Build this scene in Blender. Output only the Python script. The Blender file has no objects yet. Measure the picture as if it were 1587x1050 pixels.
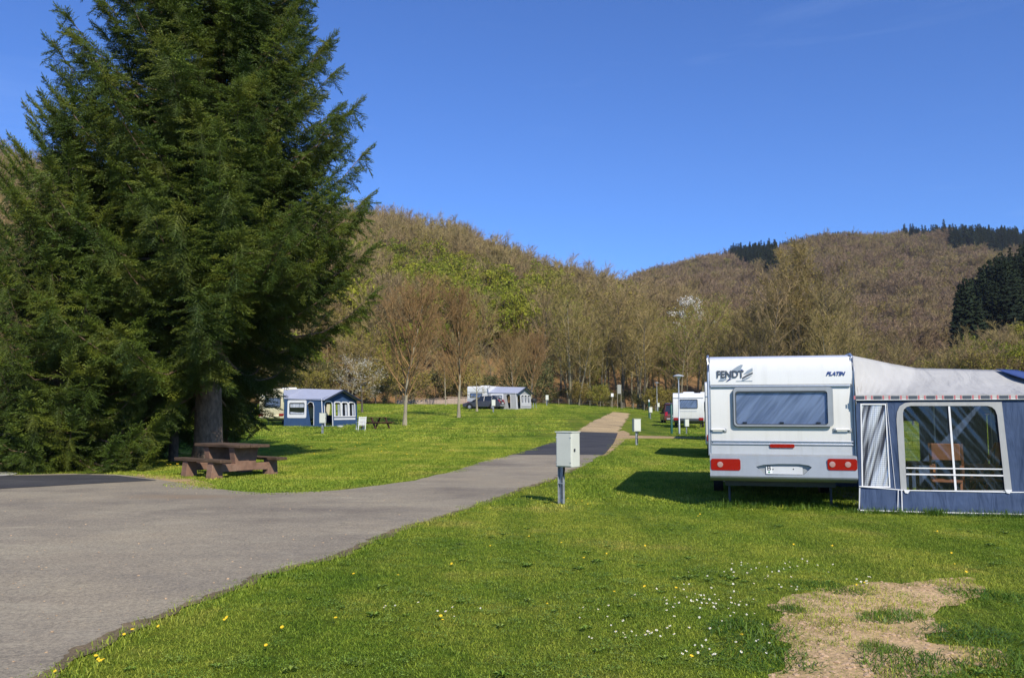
import bpy, bmesh, math, random
import numpy as np
from mathutils import Vector, Matrix
R = math.radians
S = bpy.context.scene
COL = S.collection

# ------------------------------------------------------------------ camera
EYE = 1.615; F = 1300.0; PITCH = math.atan(113.0 / F)
cam_data = bpy.data.cameras.new('camera')
cam_data.sensor_width = 36.0
cam_data.lens = 36.0 * F / 1587.0
cam_data.clip_start = 0.1; cam_data.clip_end = 6000
cam = bpy.data.objects.new('camera', cam_data); COL.objects.link(cam)
cam.location = (0, 0, EYE); cam.rotation_euler = (R(90) + PITCH, 0, 0)
S.camera = cam
# ------------------------------------------------------------------ light
SUN_EL = R(38.0); SUN_AZ = R(180 - 23.0)            # azimuth clockwise from +Y
sun_dir = Vector((math.sin(SUN_AZ) * math.cos(SUN_EL), math.cos(SUN_AZ) * math.cos(SUN_EL), math.sin(SUN_EL)))
W = bpy.data.worlds.new('World'); S.world = W; W.use_nodes = True
wn = W.node_tree.nodes; wn.clear()
sky = wn.new('ShaderNodeTexSky'); sky.sky_type = 'NISHITA'; sky.sun_disc = False
sky.sun_elevation = SUN_EL; sky.sun_rotation = SUN_AZ
sky.altitude = 200; sky.air_density = 1.0; sky.dust_density = 0.15; sky.ozone_density = 8.0
hsv = wn.new('ShaderNodeMixRGB'); hsv.blend_type = 'MULTIPLY'; hsv.inputs[0].default_value = 1; hsv.inputs[2].default_value = (.56, .715, 1, 1)
# a few very thin cirrus wisps
wc = wn.new('ShaderNodeTexCoord'); wm = wn.new('ShaderNodeMapping'); wm.inputs['Scale'].default_value = (1.2, 2.0, 9.0); wm.inputs['Rotation'].default_value = (.15, .12, .3)
wz = wn.new('ShaderNodeTexNoise'); wz.inputs['Scale'].default_value = 1.6; wz.inputs['Detail'].default_value = 9; wz.inputs['Roughness'].default_value = .62; wz.inputs['Distortion'].default_value = .6
wr = wn.new('ShaderNodeValToRGB'); wr.color_ramp.elements[0].position = .54; wr.color_ramp.elements[0].color = (0, 0, 0, 1); wr.color_ramp.elements[1].position = .85; wr.color_ramp.elements[1].color = (.09, .09, .09, 1)
wx = wn.new('ShaderNodeMixRGB'); wx.inputs[2].default_value = (5.0, 6.4, 8.2, 1)
W.node_tree.links.new(wc.outputs['Generated'], wm.inputs[0]); W.node_tree.links.new(wm.outputs[0], wz.inputs['Vector']); W.node_tree.links.new(wz.outputs[0], wr.inputs[0])
bg = wn.new('ShaderNodeBackground'); bg.inputs['Strength'].default_value = 0.128
wo = wn.new('ShaderNodeOutputWorld')
W.node_tree.links.new(sky.outputs[0], hsv.inputs[1]); W.node_tree.links.new(hsv.outputs[0], wx.inputs[1]); W.node_tree.links.new(wr.outputs[0], wx.inputs[0])
W.node_tree.links.new(wx.outputs[0], bg.inputs[0]); W.node_tree.links.new(bg.outputs[0], wo.inputs[0])
sd = bpy.data.lights.new('sun', 'SUN'); sd.energy = 3.9; sd.angle = R(0.53); sd.color = (1.0, 0.94, 0.82)
sun = bpy.data.objects.new('sun', sd); COL.objects.link(sun)
sun.rotation_euler = sun_dir.to_track_quat('Z', 'Y').to_euler()
S.view_settings.view_transform = 'Standard'; S.view_settings.look = 'None'
S.view_settings.exposure = 0.42; S.view_settings.gamma = 1.0
S.cycles.max_bounces = 8; S.cycles.transparent_max_bounces = 16
S.cycles.caustics_reflective = False; S.cycles.caustics_refractive = False

rnd = random.Random(7)
# ------------------------------------------------------------------ ground function, rays
def gz(x, y):
    x = np.asarray(x, float); y = np.asarray(y, float)
    k = np.log1p(np.exp(np.clip((x - 6) / 2.0, -40, 40))) * 2.0
    d0 = 46 + 2.7 * np.minimum(k, 22)
    t = np.clip((y - d0) / 8.0, -40, 60)
    z = 0.042 * 8.0 * np.log1p(np.exp(t))
    return 4.2 * np.tanh(z / 4.2)
def g(x, y): return float(gz(x, y))
def ray(px, py):
    cx = (px - 793.5) / F; cy = (525 - py) / F
    return Vector((cx, math.cos(PITCH) - math.sin(PITCH) * cy, math.sin(PITCH) + math.cos(PITCH) * cy))
def onground(px, py, far=260):
    d = ray(px, py); t0 = 2.0; t = 2.0; st = 0.5
    while t < far:
        if EYE + d.z * t < g(d.x * t, d.y * t):
            a, b = t0, t
            for _ in range(30):
                m = (a + b) / 2
                if EYE + d.z * m < g(d.x * m, d.y * m): b = m
                else: a = m
            return Vector((d.x * b, d.y * b, g(d.x * b, d.y * b)))
        t0 = t; t += st; st *= 1.01
    return Vector((d.x * far, d.y * far, g(d.x * far, d.y * far)))
def atdepth(px, py, y):
    d = ray(px, py); t = y / d.y
    return Vector((d.x * t, y, EYE + d.z * t))
def local_plane(loc, rz, px, py, v0=0.0):
    """pixel -> (u, z) on the plane local y = v0 of a thing at loc turned by rz"""
    M = Matrix.Rotation(-rz, 3, 'Z')
    o = M @ (Vector((0, 0, EYE)) - Vector(loc)); d = M @ ray(px, py)
    t = (v0 - o.y) / d.y
    p = o + d * t
    return p.x, p.z

# ------------------------------------------------------------------ materials
def _nt(name):
    m = bpy.data.materials.new(name); m.use_nodes = True
    return m, m.node_tree.nodes, m.node_tree.links, m.node_tree.nodes['Principled BSDF']
def node(ns, t, **kw):
    n = ns.new(t)
    for k, v in kw.items():
        if k in n.inputs: n.inputs[k].default_value = v
        else: setattr(n, k, v)
    return n
def c4(c): return (c[0], c[1], c[2], 1)
def ramp(ns, stops):
    r = ns.new('ShaderNodeValToRGB'); e = r.color_ramp.elements
    e[0].position = stops[0][0]; e[0].color = c4(stops[0][1])
    e[1].position = stops[-1][0]; e[1].color = c4(stops[-1][1])
    for p, c in stops[1:-1]:
        x = e.new(p); x.color = c4(c)
    return r
def pmat(name, col, rough=.6, var=.12, scale=6, bump=0., bscale=None, metal=0., coat=0., stretch=(1, 1, 1), dirt=None, spec=.5):
    m, ns, ln, b = _nt(name)
    tc = ns.new('ShaderNodeTexCoord'); mp = ns.new('ShaderNodeMapping'); mp.inputs['Scale'].default_value = stretch
    ln.new(tc.outputs['Object'], mp.inputs[0])
    n = node(ns, 'ShaderNodeTexNoise', Scale=scale, Detail=6, Roughness=.6); ln.new(mp.outputs[0], n.inputs['Vector'])
    lo = [max(0, c * (1 - var)) for c in col]; hi = [min(1, c * (1 + var)) for c in col]
    r = ramp(ns, [(.3, lo), (.7, hi)]); ln.new(n.outputs[0], r.inputs[0])
    out = r.outputs[0]
    if dirt:
        n2 = node(ns, 'ShaderNodeTexNoise', Scale=scale * .35, Detail=8, Roughness=.7); ln.new(mp.outputs[0], n2.inputs['Vector'])
        r2 = ramp(ns, [(.52, (0, 0, 0)), (.75, (.8, .8, .8))]); ln.new(n2.outputs[0], r2.inputs[0])
        mx = node(ns, 'ShaderNodeMixRGB'); mx.inputs[2].default_value = c4(dirt)
        ln.new(r2.outputs[0], mx.inputs[0]); ln.new(out, mx.inputs[1]); out = mx.outputs[0]
    ln.new(out, b.inputs['Base Color'])
    b.inputs['Roughness'].default_value = rough; b.inputs['Metallic'].default_value = metal
    b.inputs['Coat Weight'].default_value = coat; b.inputs['Coat Roughness'].default_value = .08
    b.inputs['Specular IOR Level'].default_value = spec
    if bump:
        n3 = node(ns, 'ShaderNodeTexNoise', Scale=bscale or scale * 4, Detail=5); ln.new(mp.outputs[0], n3.inputs['Vector'])
        bp = node(ns, 'ShaderNodeBump', Strength=min(1, bump * 20), Distance=bump); ln.new(n3.outputs[0], bp.inputs['Height'])
        ln.new(bp.outputs[0], b.inputs['Normal'])
    return m

def weather(m, strength=.35, col=(.46, .45, .38)):
    """rain streaks and grime on an upright painted skin"""
    ns, ln = m.node_tree.nodes, m.node_tree.links; b = ns['Principled BSDF']; src = b.inputs['Base Color'].links[0].from_socket
    tc = ns.new('ShaderNodeTexCoord'); mp = ns.new('ShaderNodeMapping'); mp.inputs['Scale'].default_value = (9, 9, .55); ln.new(tc.outputs['Object'], mp.inputs[0])
    n = node(ns, 'ShaderNodeTexNoise', Scale=1, Detail=7, Roughness=.65); ln.new(mp.outputs[0], n.inputs['Vector'])
    r = ramp(ns, [(.5, (0, 0, 0)), (.8, (strength,) * 3)]); ln.new(n.outputs[0], r.inputs[0])
    mx = node(ns, 'ShaderNodeMixRGB'); mx.inputs[2].default_value = c4(col); ln.new(r.outputs[0], mx.inputs[0]); ln.new(src, mx.inputs[1]); ln.new(mx.outputs[0], b.inputs['Base Color'])

def lawn_color(ns, ln, bright=1.0):
    """colour of the lawn as a function of the place on the ground"""
    geo = ns.new('ShaderNodeNewGeometry')
    n1 = node(ns, 'ShaderNodeTexNoise', Scale=.55, Detail=7, Roughness=.62); ln.new(geo.outputs['Position'], n1.inputs['Vector'])
    r1 = ramp(ns, [(.26, (.060 * bright, .115 * bright, .009 * bright)), (.42, (.108 * bright, .160 * bright, .013 * bright)),
                   (.56, (.150 * bright, .190 * bright, .019 * bright)), (.74, (.235 * bright, .225 * bright, .045 * bright))])
    ln.new(n1.outputs[0], r1.inputs[0])
    # mowing streaks that run along the meadow
    mp = ns.new('ShaderNodeMapping'); mp.inputs['Rotation'].default_value = (0, 0, R(28)); mp.inputs['Scale'].default_value = (.9, .035, 1)
    ln.new(geo.outputs['Position'], mp.inputs[0])
    n2 = node(ns, 'ShaderNodeTexNoise', Scale=1.0, Detail=4, Roughness=.6); ln.new(mp.outputs[0], n2.inputs['Vector'])
    r2 = ramp(ns, [(.35, (.62, .72, .6)), (.62, (1.25, 1.15, 1.2))]); ln.new(n2.outputs[0], r2.inputs[0])
    mx = node(ns, 'ShaderNodeMixRGB', blend_type='MULTIPLY'); mx.inputs[0].default_value = .75
    ln.new(r1.outputs[0], mx.inputs[1]); ln.new(r2.outputs[0], mx.inputs[2])
    n3 = node(ns, 'ShaderNodeTexNoise', Scale=.12, Detail=3); ln.new(geo.outputs['Position'], n3.inputs['Vector'])
    r3 = ramp(ns, [(.35, (.82, .9, .8)), (.65, (1.15, 1.08, 1.1))]); ln.new(n3.outputs[0], r3.inputs[0])
    m3 = node(ns, 'ShaderNodeMixRGB', blend_type='MULTIPLY'); m3.inputs[0].default_value = 1
    ln.new(mx.outputs[0], m3.inputs[1]); ln.new(r3.outputs[0], m3.inputs[2])
    # small clumps: moss, clover, dry bits
    n4 = node(ns, 'ShaderNodeTexNoise', Scale=5.5, Detail=6, Roughness=.7); ln.new(geo.outputs['Position'], n4.inputs['Vector'])
    r4 = ramp(ns, [(.30, (.50, .62, .5)), (.48, (1, 1, 1)), (.60, (1.05, 1, 1)), (.74, (1.75, 1.4, 1.9))]); ln.new(n4.outputs[0], r4.inputs[0])
    m4 = node(ns, 'ShaderNodeMixRGB', blend_type='MULTIPLY'); m4.inputs[0].default_value = .8
    ln.new(m3.outputs[0], m4.inputs[1]); ln.new(r4.outputs[0], m4.inputs[2])
    return m4.outputs[0]

def mat_ground():
    m, ns, ln, b = _nt('lawn ground'); b.inputs['Roughness'].default_value = .95; b.inputs['Specular IOR Level'].default_value = .1
    c = lawn_color(ns, ln, 1.2)
    geo = ns.new('ShaderNodeNewGeometry')
    n = node(ns, 'ShaderNodeTexNoise', Scale=9, Detail=8, Roughness=.75); ln.new(geo.outputs['Position'], n.inputs['Vector'])
    r = ramp(ns, [(.35, (.55, .5, .5)), (.65, (1.15, 1.15, 1.1))]); ln.new(n.outputs[0], r.inputs[0])
    mx = node(ns, 'ShaderNodeMixRGB', blend_type='MULTIPLY'); mx.inputs[0].default_value = 1
    ln.new(c, mx.inputs[1]); ln.new(r.outputs[0], mx.inputs[2]); ln.new(mx.outputs[0], b.inputs['Base Color'])
    bp = node(ns, 'ShaderNodeBump', Strength=.9, Distance=.05); ln.new(n.outputs[0], bp.inputs['Height']); ln.new(bp.outputs[0], b.inputs['Normal'])
    return m
def leafy(name, color_fn, trans=.3, rough=.6, spec=.3):
    """diffuse/gloss leaf with light passing through"""
    m, ns, ln, b = _nt(name); b.inputs['Roughness'].default_value = rough; b.inputs['Specular IOR Level'].default_value = spec
    c = color_fn(ns, ln); ln.new(c, b.inputs['Base Color'])
    if trans:
        t = ns.new('ShaderNodeBsdfTranslucent'); ln.new(c, t.inputs['Color'])
        mx = node(ns, 'ShaderNodeMixShader'); mx.inputs[0].default_value = trans
        ln.new(b.outputs[0], mx.inputs[1]); ln.new(t.outputs[0], mx.inputs[2]); ln.new(mx.outputs[0], ns['Material Output'].inputs[0])
    return m
def attr_vary(ns, ln, c, lo, hi, attr='tint'):
    a = ns.new('ShaderNodeAttribute'); a.attribute_name = attr
    r = ramp(ns, [(0, lo), (1, hi)]); ln.new(a.outputs['Fac'], r.inputs[0])
    mx = node(ns, 'ShaderNodeMixRGB', blend_type='MULTIPLY'); mx.inputs[0].default_value = 1
    ln.new(c, mx.inputs[1]); ln.new(r.outputs[0], mx.inputs[2]); return mx.outputs[0]
def random_col(stops):
    def f(ns, ln):
        oi = ns.new('ShaderNodeObjectInfo'); r = ramp(ns, stops); ln.new(oi.outputs['Random'], r.inputs[0])
        return attr_vary(ns, ln, r.outputs[0], (.6, .6, .6), (1.35, 1.3, 1.25))
    return f

M = {}
M['ground'] = mat_ground()
M['blade'] = leafy('grass blade', lambda ns, ln: attr_vary(ns, ln, lawn_color(ns, ln, 1.95), (.5, .6, .5), (1.7, 1.45, 1.9)), .25, .55, .25)
def _tuft(ns, ln):
    geo = ns.new('ShaderNodeNewGeometry'); n = node(ns, 'ShaderNodeTexNoise', Scale=3, Detail=3); ln.new(geo.outputs['Position'], n.inputs['Vector'])
    r = ramp(ns, [(.35, (.07, .15, .014)), (.7, (.16, .25, .028))]); ln.new(n.outputs[0], r.inputs[0])
    return attr_vary(ns, ln, r.outputs[0], (.6, .65, .6), (1.5, 1.4, 1.3))
M['tuft'] = leafy('tall grass blade', _tuft, .35, .45, .35)
M['weed'] = leafy('weed leaf', lambda ns, ln: attr_vary(ns, ln, random_col([(0, (.15, .25, .03)), (.5, (.19, .30, .045)), (1, (.23, .31, .06))])(ns, ln), (.7, .75, .7), (1.3, 1.25, 1.2)), .2, .45, .4)
def _needle(ns, ln):
    geo = ns.new('ShaderNodeNewGeometry'); n = node(ns, 'ShaderNodeTexNoise', Scale=.9, Detail=4); ln.new(geo.outputs['Position'], n.inputs['Vector'])
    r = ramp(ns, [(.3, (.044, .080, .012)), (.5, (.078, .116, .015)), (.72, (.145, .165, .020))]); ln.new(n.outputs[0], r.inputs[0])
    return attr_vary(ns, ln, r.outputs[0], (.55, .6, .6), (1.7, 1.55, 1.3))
M['needle'] = leafy('spruce needles', _needle, .12, .55, .3)
M['far_needle'] = leafy('far conifer needles', random_col([(0, (.018, .030, .016)), (1, (.034, .052, .022))]), 0, .8, .1)
M['twig_hill'] = leafy('hill twigs', random_col([(0, (.24, .18, .095)), (.35, (.32, .235, .12)), (.7, (.28, .225, .095)), (1, (.36, .28, .105))]), 0, .9, .1)
M['twig_far'] = leafy('far hill twigs', random_col([(0, (.24, .17, .11)), (.4, (.30, .21, .13)), (.7, (.26, .195, .10)), (1, (.33, .265, .10))]), 0, .9, .1)
M['leaf_green'] = leafy('young leaves', random_col([(0, (.20, .25, .02)), (.5, (.26, .285, .025)), (1, (.32, .32, .03))]), .3, .7, .2)
M['leaf_olive'] = leafy('opening buds', random_col([(0, (.23, .20, .035)), (.5, (.28, .22, .05)), (1, (.22, .23, .03))]), .2, .8, .2)
M['twig_belt'] = leafy('belt twigs', random_col([(0, (.24, .19, .085)), (.5, (.31, .235, .10)), (1, (.28, .235, .08))]), 0, .9, .1)
M['twig_red'] = leafy('reddish twigs', random_col([(0, (.24, .148, .062)), (.5, (.27, .17, .075)), (1, (.25, .172, .066))]), 0, .9, .1)
M['twig_dark'] = leafy('dark twigs', random_col([(0, (.11, .09, .045)), (.5, (.15, .115, .06)), (1, (.13, .115, .04))]), 0, .9, .1)
M['blossom'] = leafy('blossom', random_col([(0, (.7, .68, .6)), (1, (.8, .78, .72))]), .2, .8, .2)
M['bush_leaf'] = leafy('bush leaves', random_col([(0, (.055, .075, .02)), (.5, (.09, .10, .03)), (1, (.12, .115, .045))]), .2, .7, .2)
M['bark'] = pmat('grey green bark', (.20, .175, .11), .9, .3, 5, .01, 30, stretch=(1, 1, .25))
M['bark_dark'] = pmat('dark bark', (.095, .078, .055), .9, .3, 5, .01, 30, stretch=(1, 1, .25))
M['bark_pale'] = pmat('pale bark', (.30, .26, .17), .9, .3, 5, .01, 30, stretch=(1, 1, .25))
M['bark_spruce'] = pmat('spruce bark', (.19, .125, .08), .92, .5, 12, .03, 30, stretch=(1, 1, .45))
def mat_hill(name, stops, scale):
    m, ns, ln, b = _nt(name); b.inputs['Roughness'].default_value = .95; b.inputs['Specular IOR Level'].default_value = .05
    geo = ns.new('ShaderNodeNewGeometry'); n = node(ns, 'ShaderNodeTexNoise', Scale=scale, Detail=9, Roughness=.7); ln.new(geo.outputs['Position'], n.inputs['Vector'])
    r = ramp(ns, stops); ln.new(n.outputs[0], r.inputs[0]); ln.new(r.outputs[0], b.inputs['Base Color'])
    bp = node(ns, 'ShaderNodeBump', Strength=1, Distance=.6); ln.new(n.outputs[0], bp.inputs['Height']); ln.new(bp.outputs[0], b.inputs['Normal'])
    return m
M['hill'] = mat_hill('leaf litter slope', [(.3, (.10, .07, .03)), (.46, (.20, .12, .052)), (.62, (.29, .165, .07)), (.76, (.13, .15, .03))], .11)
M['hill_far'] = mat_hill('far slope', [(.3, (.085, .058, .042)), (.5, (.125, .083, .06)), (.75, (.12, .10, .05))], .05)
def mat_asphalt(name, base, light, dark, sandy=None):
    m, ns, ln, b = _nt(name); b.inputs['Roughness'].default_value = .9; b.inputs['Specular IOR Level'].default_value = .3
    geo = ns.new('ShaderNodeNewGeometry')
    mp = ns.new('ShaderNodeMapping'); mp.inputs['Rotation'].default_value = (0, 0, R(40)); mp.inputs['Scale'].default_value = (.55, 1.3, 1)
    ln.new(geo.outputs['Position'], mp.inputs[0])
    n1 = node(ns, 'ShaderNodeTexNoise', Scale=.8, Detail=8, Roughness=.65); ln.new(mp.outputs[0], n1.inputs['Vector'])
    r1 = ramp(ns, [(.32, dark), (.5, base), (.7, light)]); ln.new(n1.outputs[0], r1.inputs[0])
    n2 = node(ns, 'ShaderNodeTexNoise', Scale=38, Detail=6, Roughness=.85); ln.new(geo.outputs['Position'], n2.inputs['Vector'])
    r2 = ramp(ns, [(.32, (.42, .42, .44)), (.50, (1, 1, 1)), (.68, (1.75, 1.7, 1.62))]); ln.new(n2.outputs[0], r2.inputs[0])
    mx = node(ns, 'ShaderNodeMixRGB', blend_type='MULTIPLY'); mx.inputs[0].default_value = 1
    ln.new(r1.outputs[0], mx.inputs[1]); ln.new(r2.outputs[0], mx.inputs[2]); out = mx.outputs[0]
    # pale scuffs and a few dark stains
    n3 = node(ns, 'ShaderNodeTexNoise', Scale=1.3, Detail=9, Roughness=.72); n3.inputs['Distortion'].default_value = 1.2; ln.new(mp.outputs[0], n3.inputs['Vector'])
    r3 = ramp(ns, [(.56, (0, 0, 0)), (.70, (.55, .55, .55))]); ln.new(n3.outputs[0], r3.inputs[0])
    m3 = node(ns, 'ShaderNodeMixRGB'); m3.inputs[2].default_value = c4([c * 1.35 for c in light]); ln.new(r3.outputs[0], m3.inputs[0]); ln.new(out, m3.inputs[1]); out = m3.outputs[0]
    n4 = node(ns, 'ShaderNodeTexNoise', Scale=.33, Detail=5, Roughness=.6); ln.new(geo.outputs['Position'], n4.inputs['Vector'])
    r4 = ramp(ns, [(.3, (.66, .65, .68)), (.5, (1, 1, 1)), (.66, (1.12, 1.1, 1.06))]); ln.new(n4.outputs[0], r4.inputs[0])
    m4 = node(ns, 'ShaderNodeMixRGB', blend_type='MULTIPLY'); m4.inputs[0].default_value = 1
    ln.new(out, m4.inputs[1]); ln.new(r4.outputs[0], m4.inputs[2]); out = m4.outputs[0]
    v = node(ns, 'ShaderNodeTexVoronoi', Scale=.42); v.feature = 'DISTANCE_TO_EDGE'
    nd = node(ns, 'ShaderNodeTexNoise', Scale=2.5, Detail=5); ln.new(geo.outputs['Position'], nd.inputs['Vector'])
    va = node(ns, 'ShaderNodeMixRGB', blend_type='ADD'); va.inputs[0].default_value = .55; ln.new(geo.outputs['Position'], va.inputs[1]); ln.new(nd.outputs['Color'], va.inputs[2])
    ln.new(va.outputs[0], v.inputs['Vector'])
    rv = ramp(ns, [(.0, (.72, .72, .72)), (.010, (1, 1, 1))]); ln.new(v.outputs[0], rv.inputs[0])
    m5 = node(ns, 'ShaderNodeMixRGB', blend_type='MULTIPLY'); m5.inputs[0].default_value = .55; ln.new(out, m5.inputs[1]); ln.new(rv.outputs[0], m5.inputs[2]); out = m5.outputs[0]
    if sandy:
        # sand washed over the tarmac in one place
        (sx, sy, sw, sh, sc) = sandy
        vm = ns.new('ShaderNodeMapping'); vm.inputs['Location'].default_value = (-sx / sw, -sy / sh, 0); vm.inputs['Scale'].default_value = (1 / sw, 1 / sh, 0)
        ln.new(geo.outputs['Position'], vm.inputs[0])
        le = node(ns, 'ShaderNodeVectorMath', operation='LENGTH'); ln.new(vm.outputs[0], le.inputs[0])
        ad = node(ns, 'ShaderNodeMath', operation='MULTIPLY_ADD'); ad.inputs[1].default_value = 1.2; ln.new(n1.outputs[0], ad.inputs[0]); ln.new(le.outputs['Value'], ad.inputs[2])
        rr = ramp(ns, [(.0, (.75, .75, .75)), (1.0, (0, 0, 0))]); mr = node(ns, 'ShaderNodeMapRange'); mr.inputs[1].default_value = .9; mr.inputs[2].default_value = 1.65
        ln.new(ad.outputs[0], mr.inputs[0]); ln.new(mr.outputs[0], rr.inputs[0])
        m6 = node(ns, 'ShaderNodeMixRGB'); m6.inputs[2].default_value = c4(sc); ln.new(rr.outputs[0], m6.inputs[0]); ln.new(out, m6.inputs[1]); out = m6.outputs[0]
    ln.new(out, b.inputs['Base Color'])
    bp = node(ns, 'ShaderNodeBump', Strength=.5, Distance=.006); ln.new(n2.outputs[0], bp.inputs['Height']); ln.new(bp.outputs[0], b.inputs['Normal'])
    return m
M['asphalt'] = mat_asphalt('worn asphalt', (.285, .24, .17), (.33, .285, .20), (.235, .20, .148), sandy=(-6.2, 16.1, 1.5, .55, (.27, .20, .125)))
M['asphalt_new'] = mat_asphalt('new asphalt', (.055, .053, .053), (.075, .072, .07), (.04, .04, .042))
M['gravel'] = mat_asphalt('gravel track', (.45, .325, .165), (.54, .40, .21), (.35, .25, .12))
M['soil'] = mat_asphalt('bare soil', (.50, .34, .165), (.59, .415, .215), (.39, .255, .12))
M['fringe'] = mat_asphalt('earth fringe', (.17, .125, .07), (.24, .18, .10), (.11, .085, .05))
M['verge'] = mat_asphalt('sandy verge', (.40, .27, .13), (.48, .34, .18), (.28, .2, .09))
M['concrete'] = pmat('concrete', (.42, .40, .36), .9, .15, 4, .003)
M['white'] = pmat('white caravan skin', (.74, .73, .69), .28, .02, 2, coat=.4, dirt=(.70, .685, .64))
weather(M['white'], .30)
M['white2'] = pmat('white plastic', (.76, .76, .74), .4, .05, 3)
M['cream'] = pmat('cream caravan skin', (.74, .66, .42), .35, .05, 3)
M['silver'] = pmat('silver plastic', (.34, .355, .36), .35, .05, 5, metal=.25, dirt=(.36, .37, .37))
M['palegrey'] = pmat('pale grey skin', (.44, .46, .47), .35, .05, 4)
M['alu'] = pmat('aluminium', (.55, .56, .58), .38, .08, 20, metal=.8)
M['galv'] = pmat('galvanised steel', (.42, .45, .47), .45, .2, 14, metal=.5)
weather(M['silver'], .4, (.2, .2, .17)); weather(M['palegrey'], .3, (.27, .27, .23)); weather(M['cream'], .3, (.4, .36, .22))
M['black'] = pmat('black rubber', (.018, .018, .018), .7, .3, 10)
M['darkgrey'] = pmat('dark grey plastic', (.06, .065, .07), .45, .2, 8)
M['rimgrey'] = pmat('wheel steel', (.4, .4, .41), .4, .1, 9, metal=.5)
def mat_lens(name, col):
    m, ns, ln, b = _nt(name)
    tc = ns.new('ShaderNodeTexCoord'); w = node(ns, 'ShaderNodeTexWave', Scale=22); ln.new(tc.outputs['Object'], w.inputs['Vector'])
    r = ramp(ns, [(0, [c * .7 for c in col]), (1, [min(1, c * 1.2) for c in col])]); ln.new(w.outputs[0], r.inputs[0]); ln.new(r.outputs[0], b.inputs['Base Color'])
    b.inputs['Roughness'].default_value = .12; b.inputs['Coat Weight'].default_value = .6
    return m
M['red'] = mat_lens('red lamp lens', (.30, .004, .004)); M['clear'] = mat_lens('clear lamp lens', (.42, .24, .21)); M['amber'] = mat_lens('amber lamp lens', (.75, .2, .02))
def mat_curtain(name, lo, hi, rot=0, scale=1, rough=.7):
    m, ns, ln, b = _nt(name); tc = ns.new('ShaderNodeTexCoord'); m0 = ns.new('ShaderNodeMapping'); m0.inputs['Rotation'].default_value = (0, rot, 0)
    mp = ns.new('ShaderNodeMapping'); mp.inputs['Scale'].default_value = (11 * scale, 1, 1.1 * scale)
    ln.new(tc.outputs['Object'], m0.inputs[0]); ln.new(m0.outputs[0], mp.inputs[0])
    w = node(ns, 'ShaderNodeTexNoise', Scale=1, Detail=3, Roughness=.5, Distortion=.35); ln.new(mp.outputs[0], w.inputs['Vector'])
    r = ramp(ns, [(.36, lo), (.64, hi)]); ln.new(w.outputs[0], r.inputs[0]); ln.new(r.outputs[0], b.inputs['Base Color'])
    bp = node(ns, 'ShaderNodeBump', Strength=.6, Distance=.04); ln.new(w.outputs[0], bp.inputs['Height']); ln.new(bp.outputs[0], b.inputs['Normal'])
    b.inputs['Roughness'].default_value = rough; return m
M['curtain'] = mat_curtain('net curtain', (.29, .34, .43), (.56, .62, .72), R(-38), 1)
M['curtain_white'] = mat_curtain('white curtain', (.30, .33, .38), (.6, .62, .66), 0, 1)
def mat_pane(name, tint, gl=.08, rough=.02, wr=None):
    m, ns, ln, b = _nt(name); ns.remove(b); out = ns['Material Output']
    t = ns.new('ShaderNodeBsdfTransparent'); t.inputs[0].default_value = c4(tint)
    gg = ns.new('ShaderNodeBsdfGlossy'); gg.inputs['Roughness'].default_value = rough
    fr = node(ns, 'ShaderNodeLayerWeight', Blend=.25); mp = node(ns, 'ShaderNodeMapRange'); mp.inputs[3].default_value = gl; mp.inputs[4].default_value = .7
    ln.new(fr.outputs['Fresnel'], mp.inputs[0]); mx = ns.new('ShaderNodeMixShader')
    ln.new(mp.outputs[0], mx.inputs[0]); ln.new(t.outputs[0], mx.inputs[1]); ln.new(gg.outputs[0], mx.inputs[2]); ln.new(mx.outputs[0], out.inputs[0])
    if wr:
        tc = ns.new('ShaderNodeTexCoord'); mm = ns.new('ShaderNodeMapping'); mm.inputs['Rotation'].default_value = (0, R(wr[0]), 0); mm.inputs['Scale'].default_value = (wr[1], 1, wr[2])
        ln.new(tc.outputs['Object'], mm.inputs[0]); n = node(ns, 'ShaderNodeTexNoise', Scale=1, Detail=3, Roughness=.55, Distortion=.25); ln.new(mm.outputs[0], n.inputs['Vector'])
        bp = node(ns, 'ShaderNodeBump', Strength=wr[3], Distance=wr[4]); ln.new(n.outputs[0], bp.inputs['Height']); ln.new(bp.outputs[0], gg.inputs['Normal']); ln.new(bp.outputs[0], fr.inputs['Normal'])
    return m
M['pane'] = mat_pane('tinted acrylic', (.84, .89, .96), .0)
M['pvc'] = mat_pane('clear plastic sheet', (.82, .85, .88), .07, .15)
M['darkglass'] = pmat('dark glass', (.02, .024, .03), .06, .2, 3, coat=.5)
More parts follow.
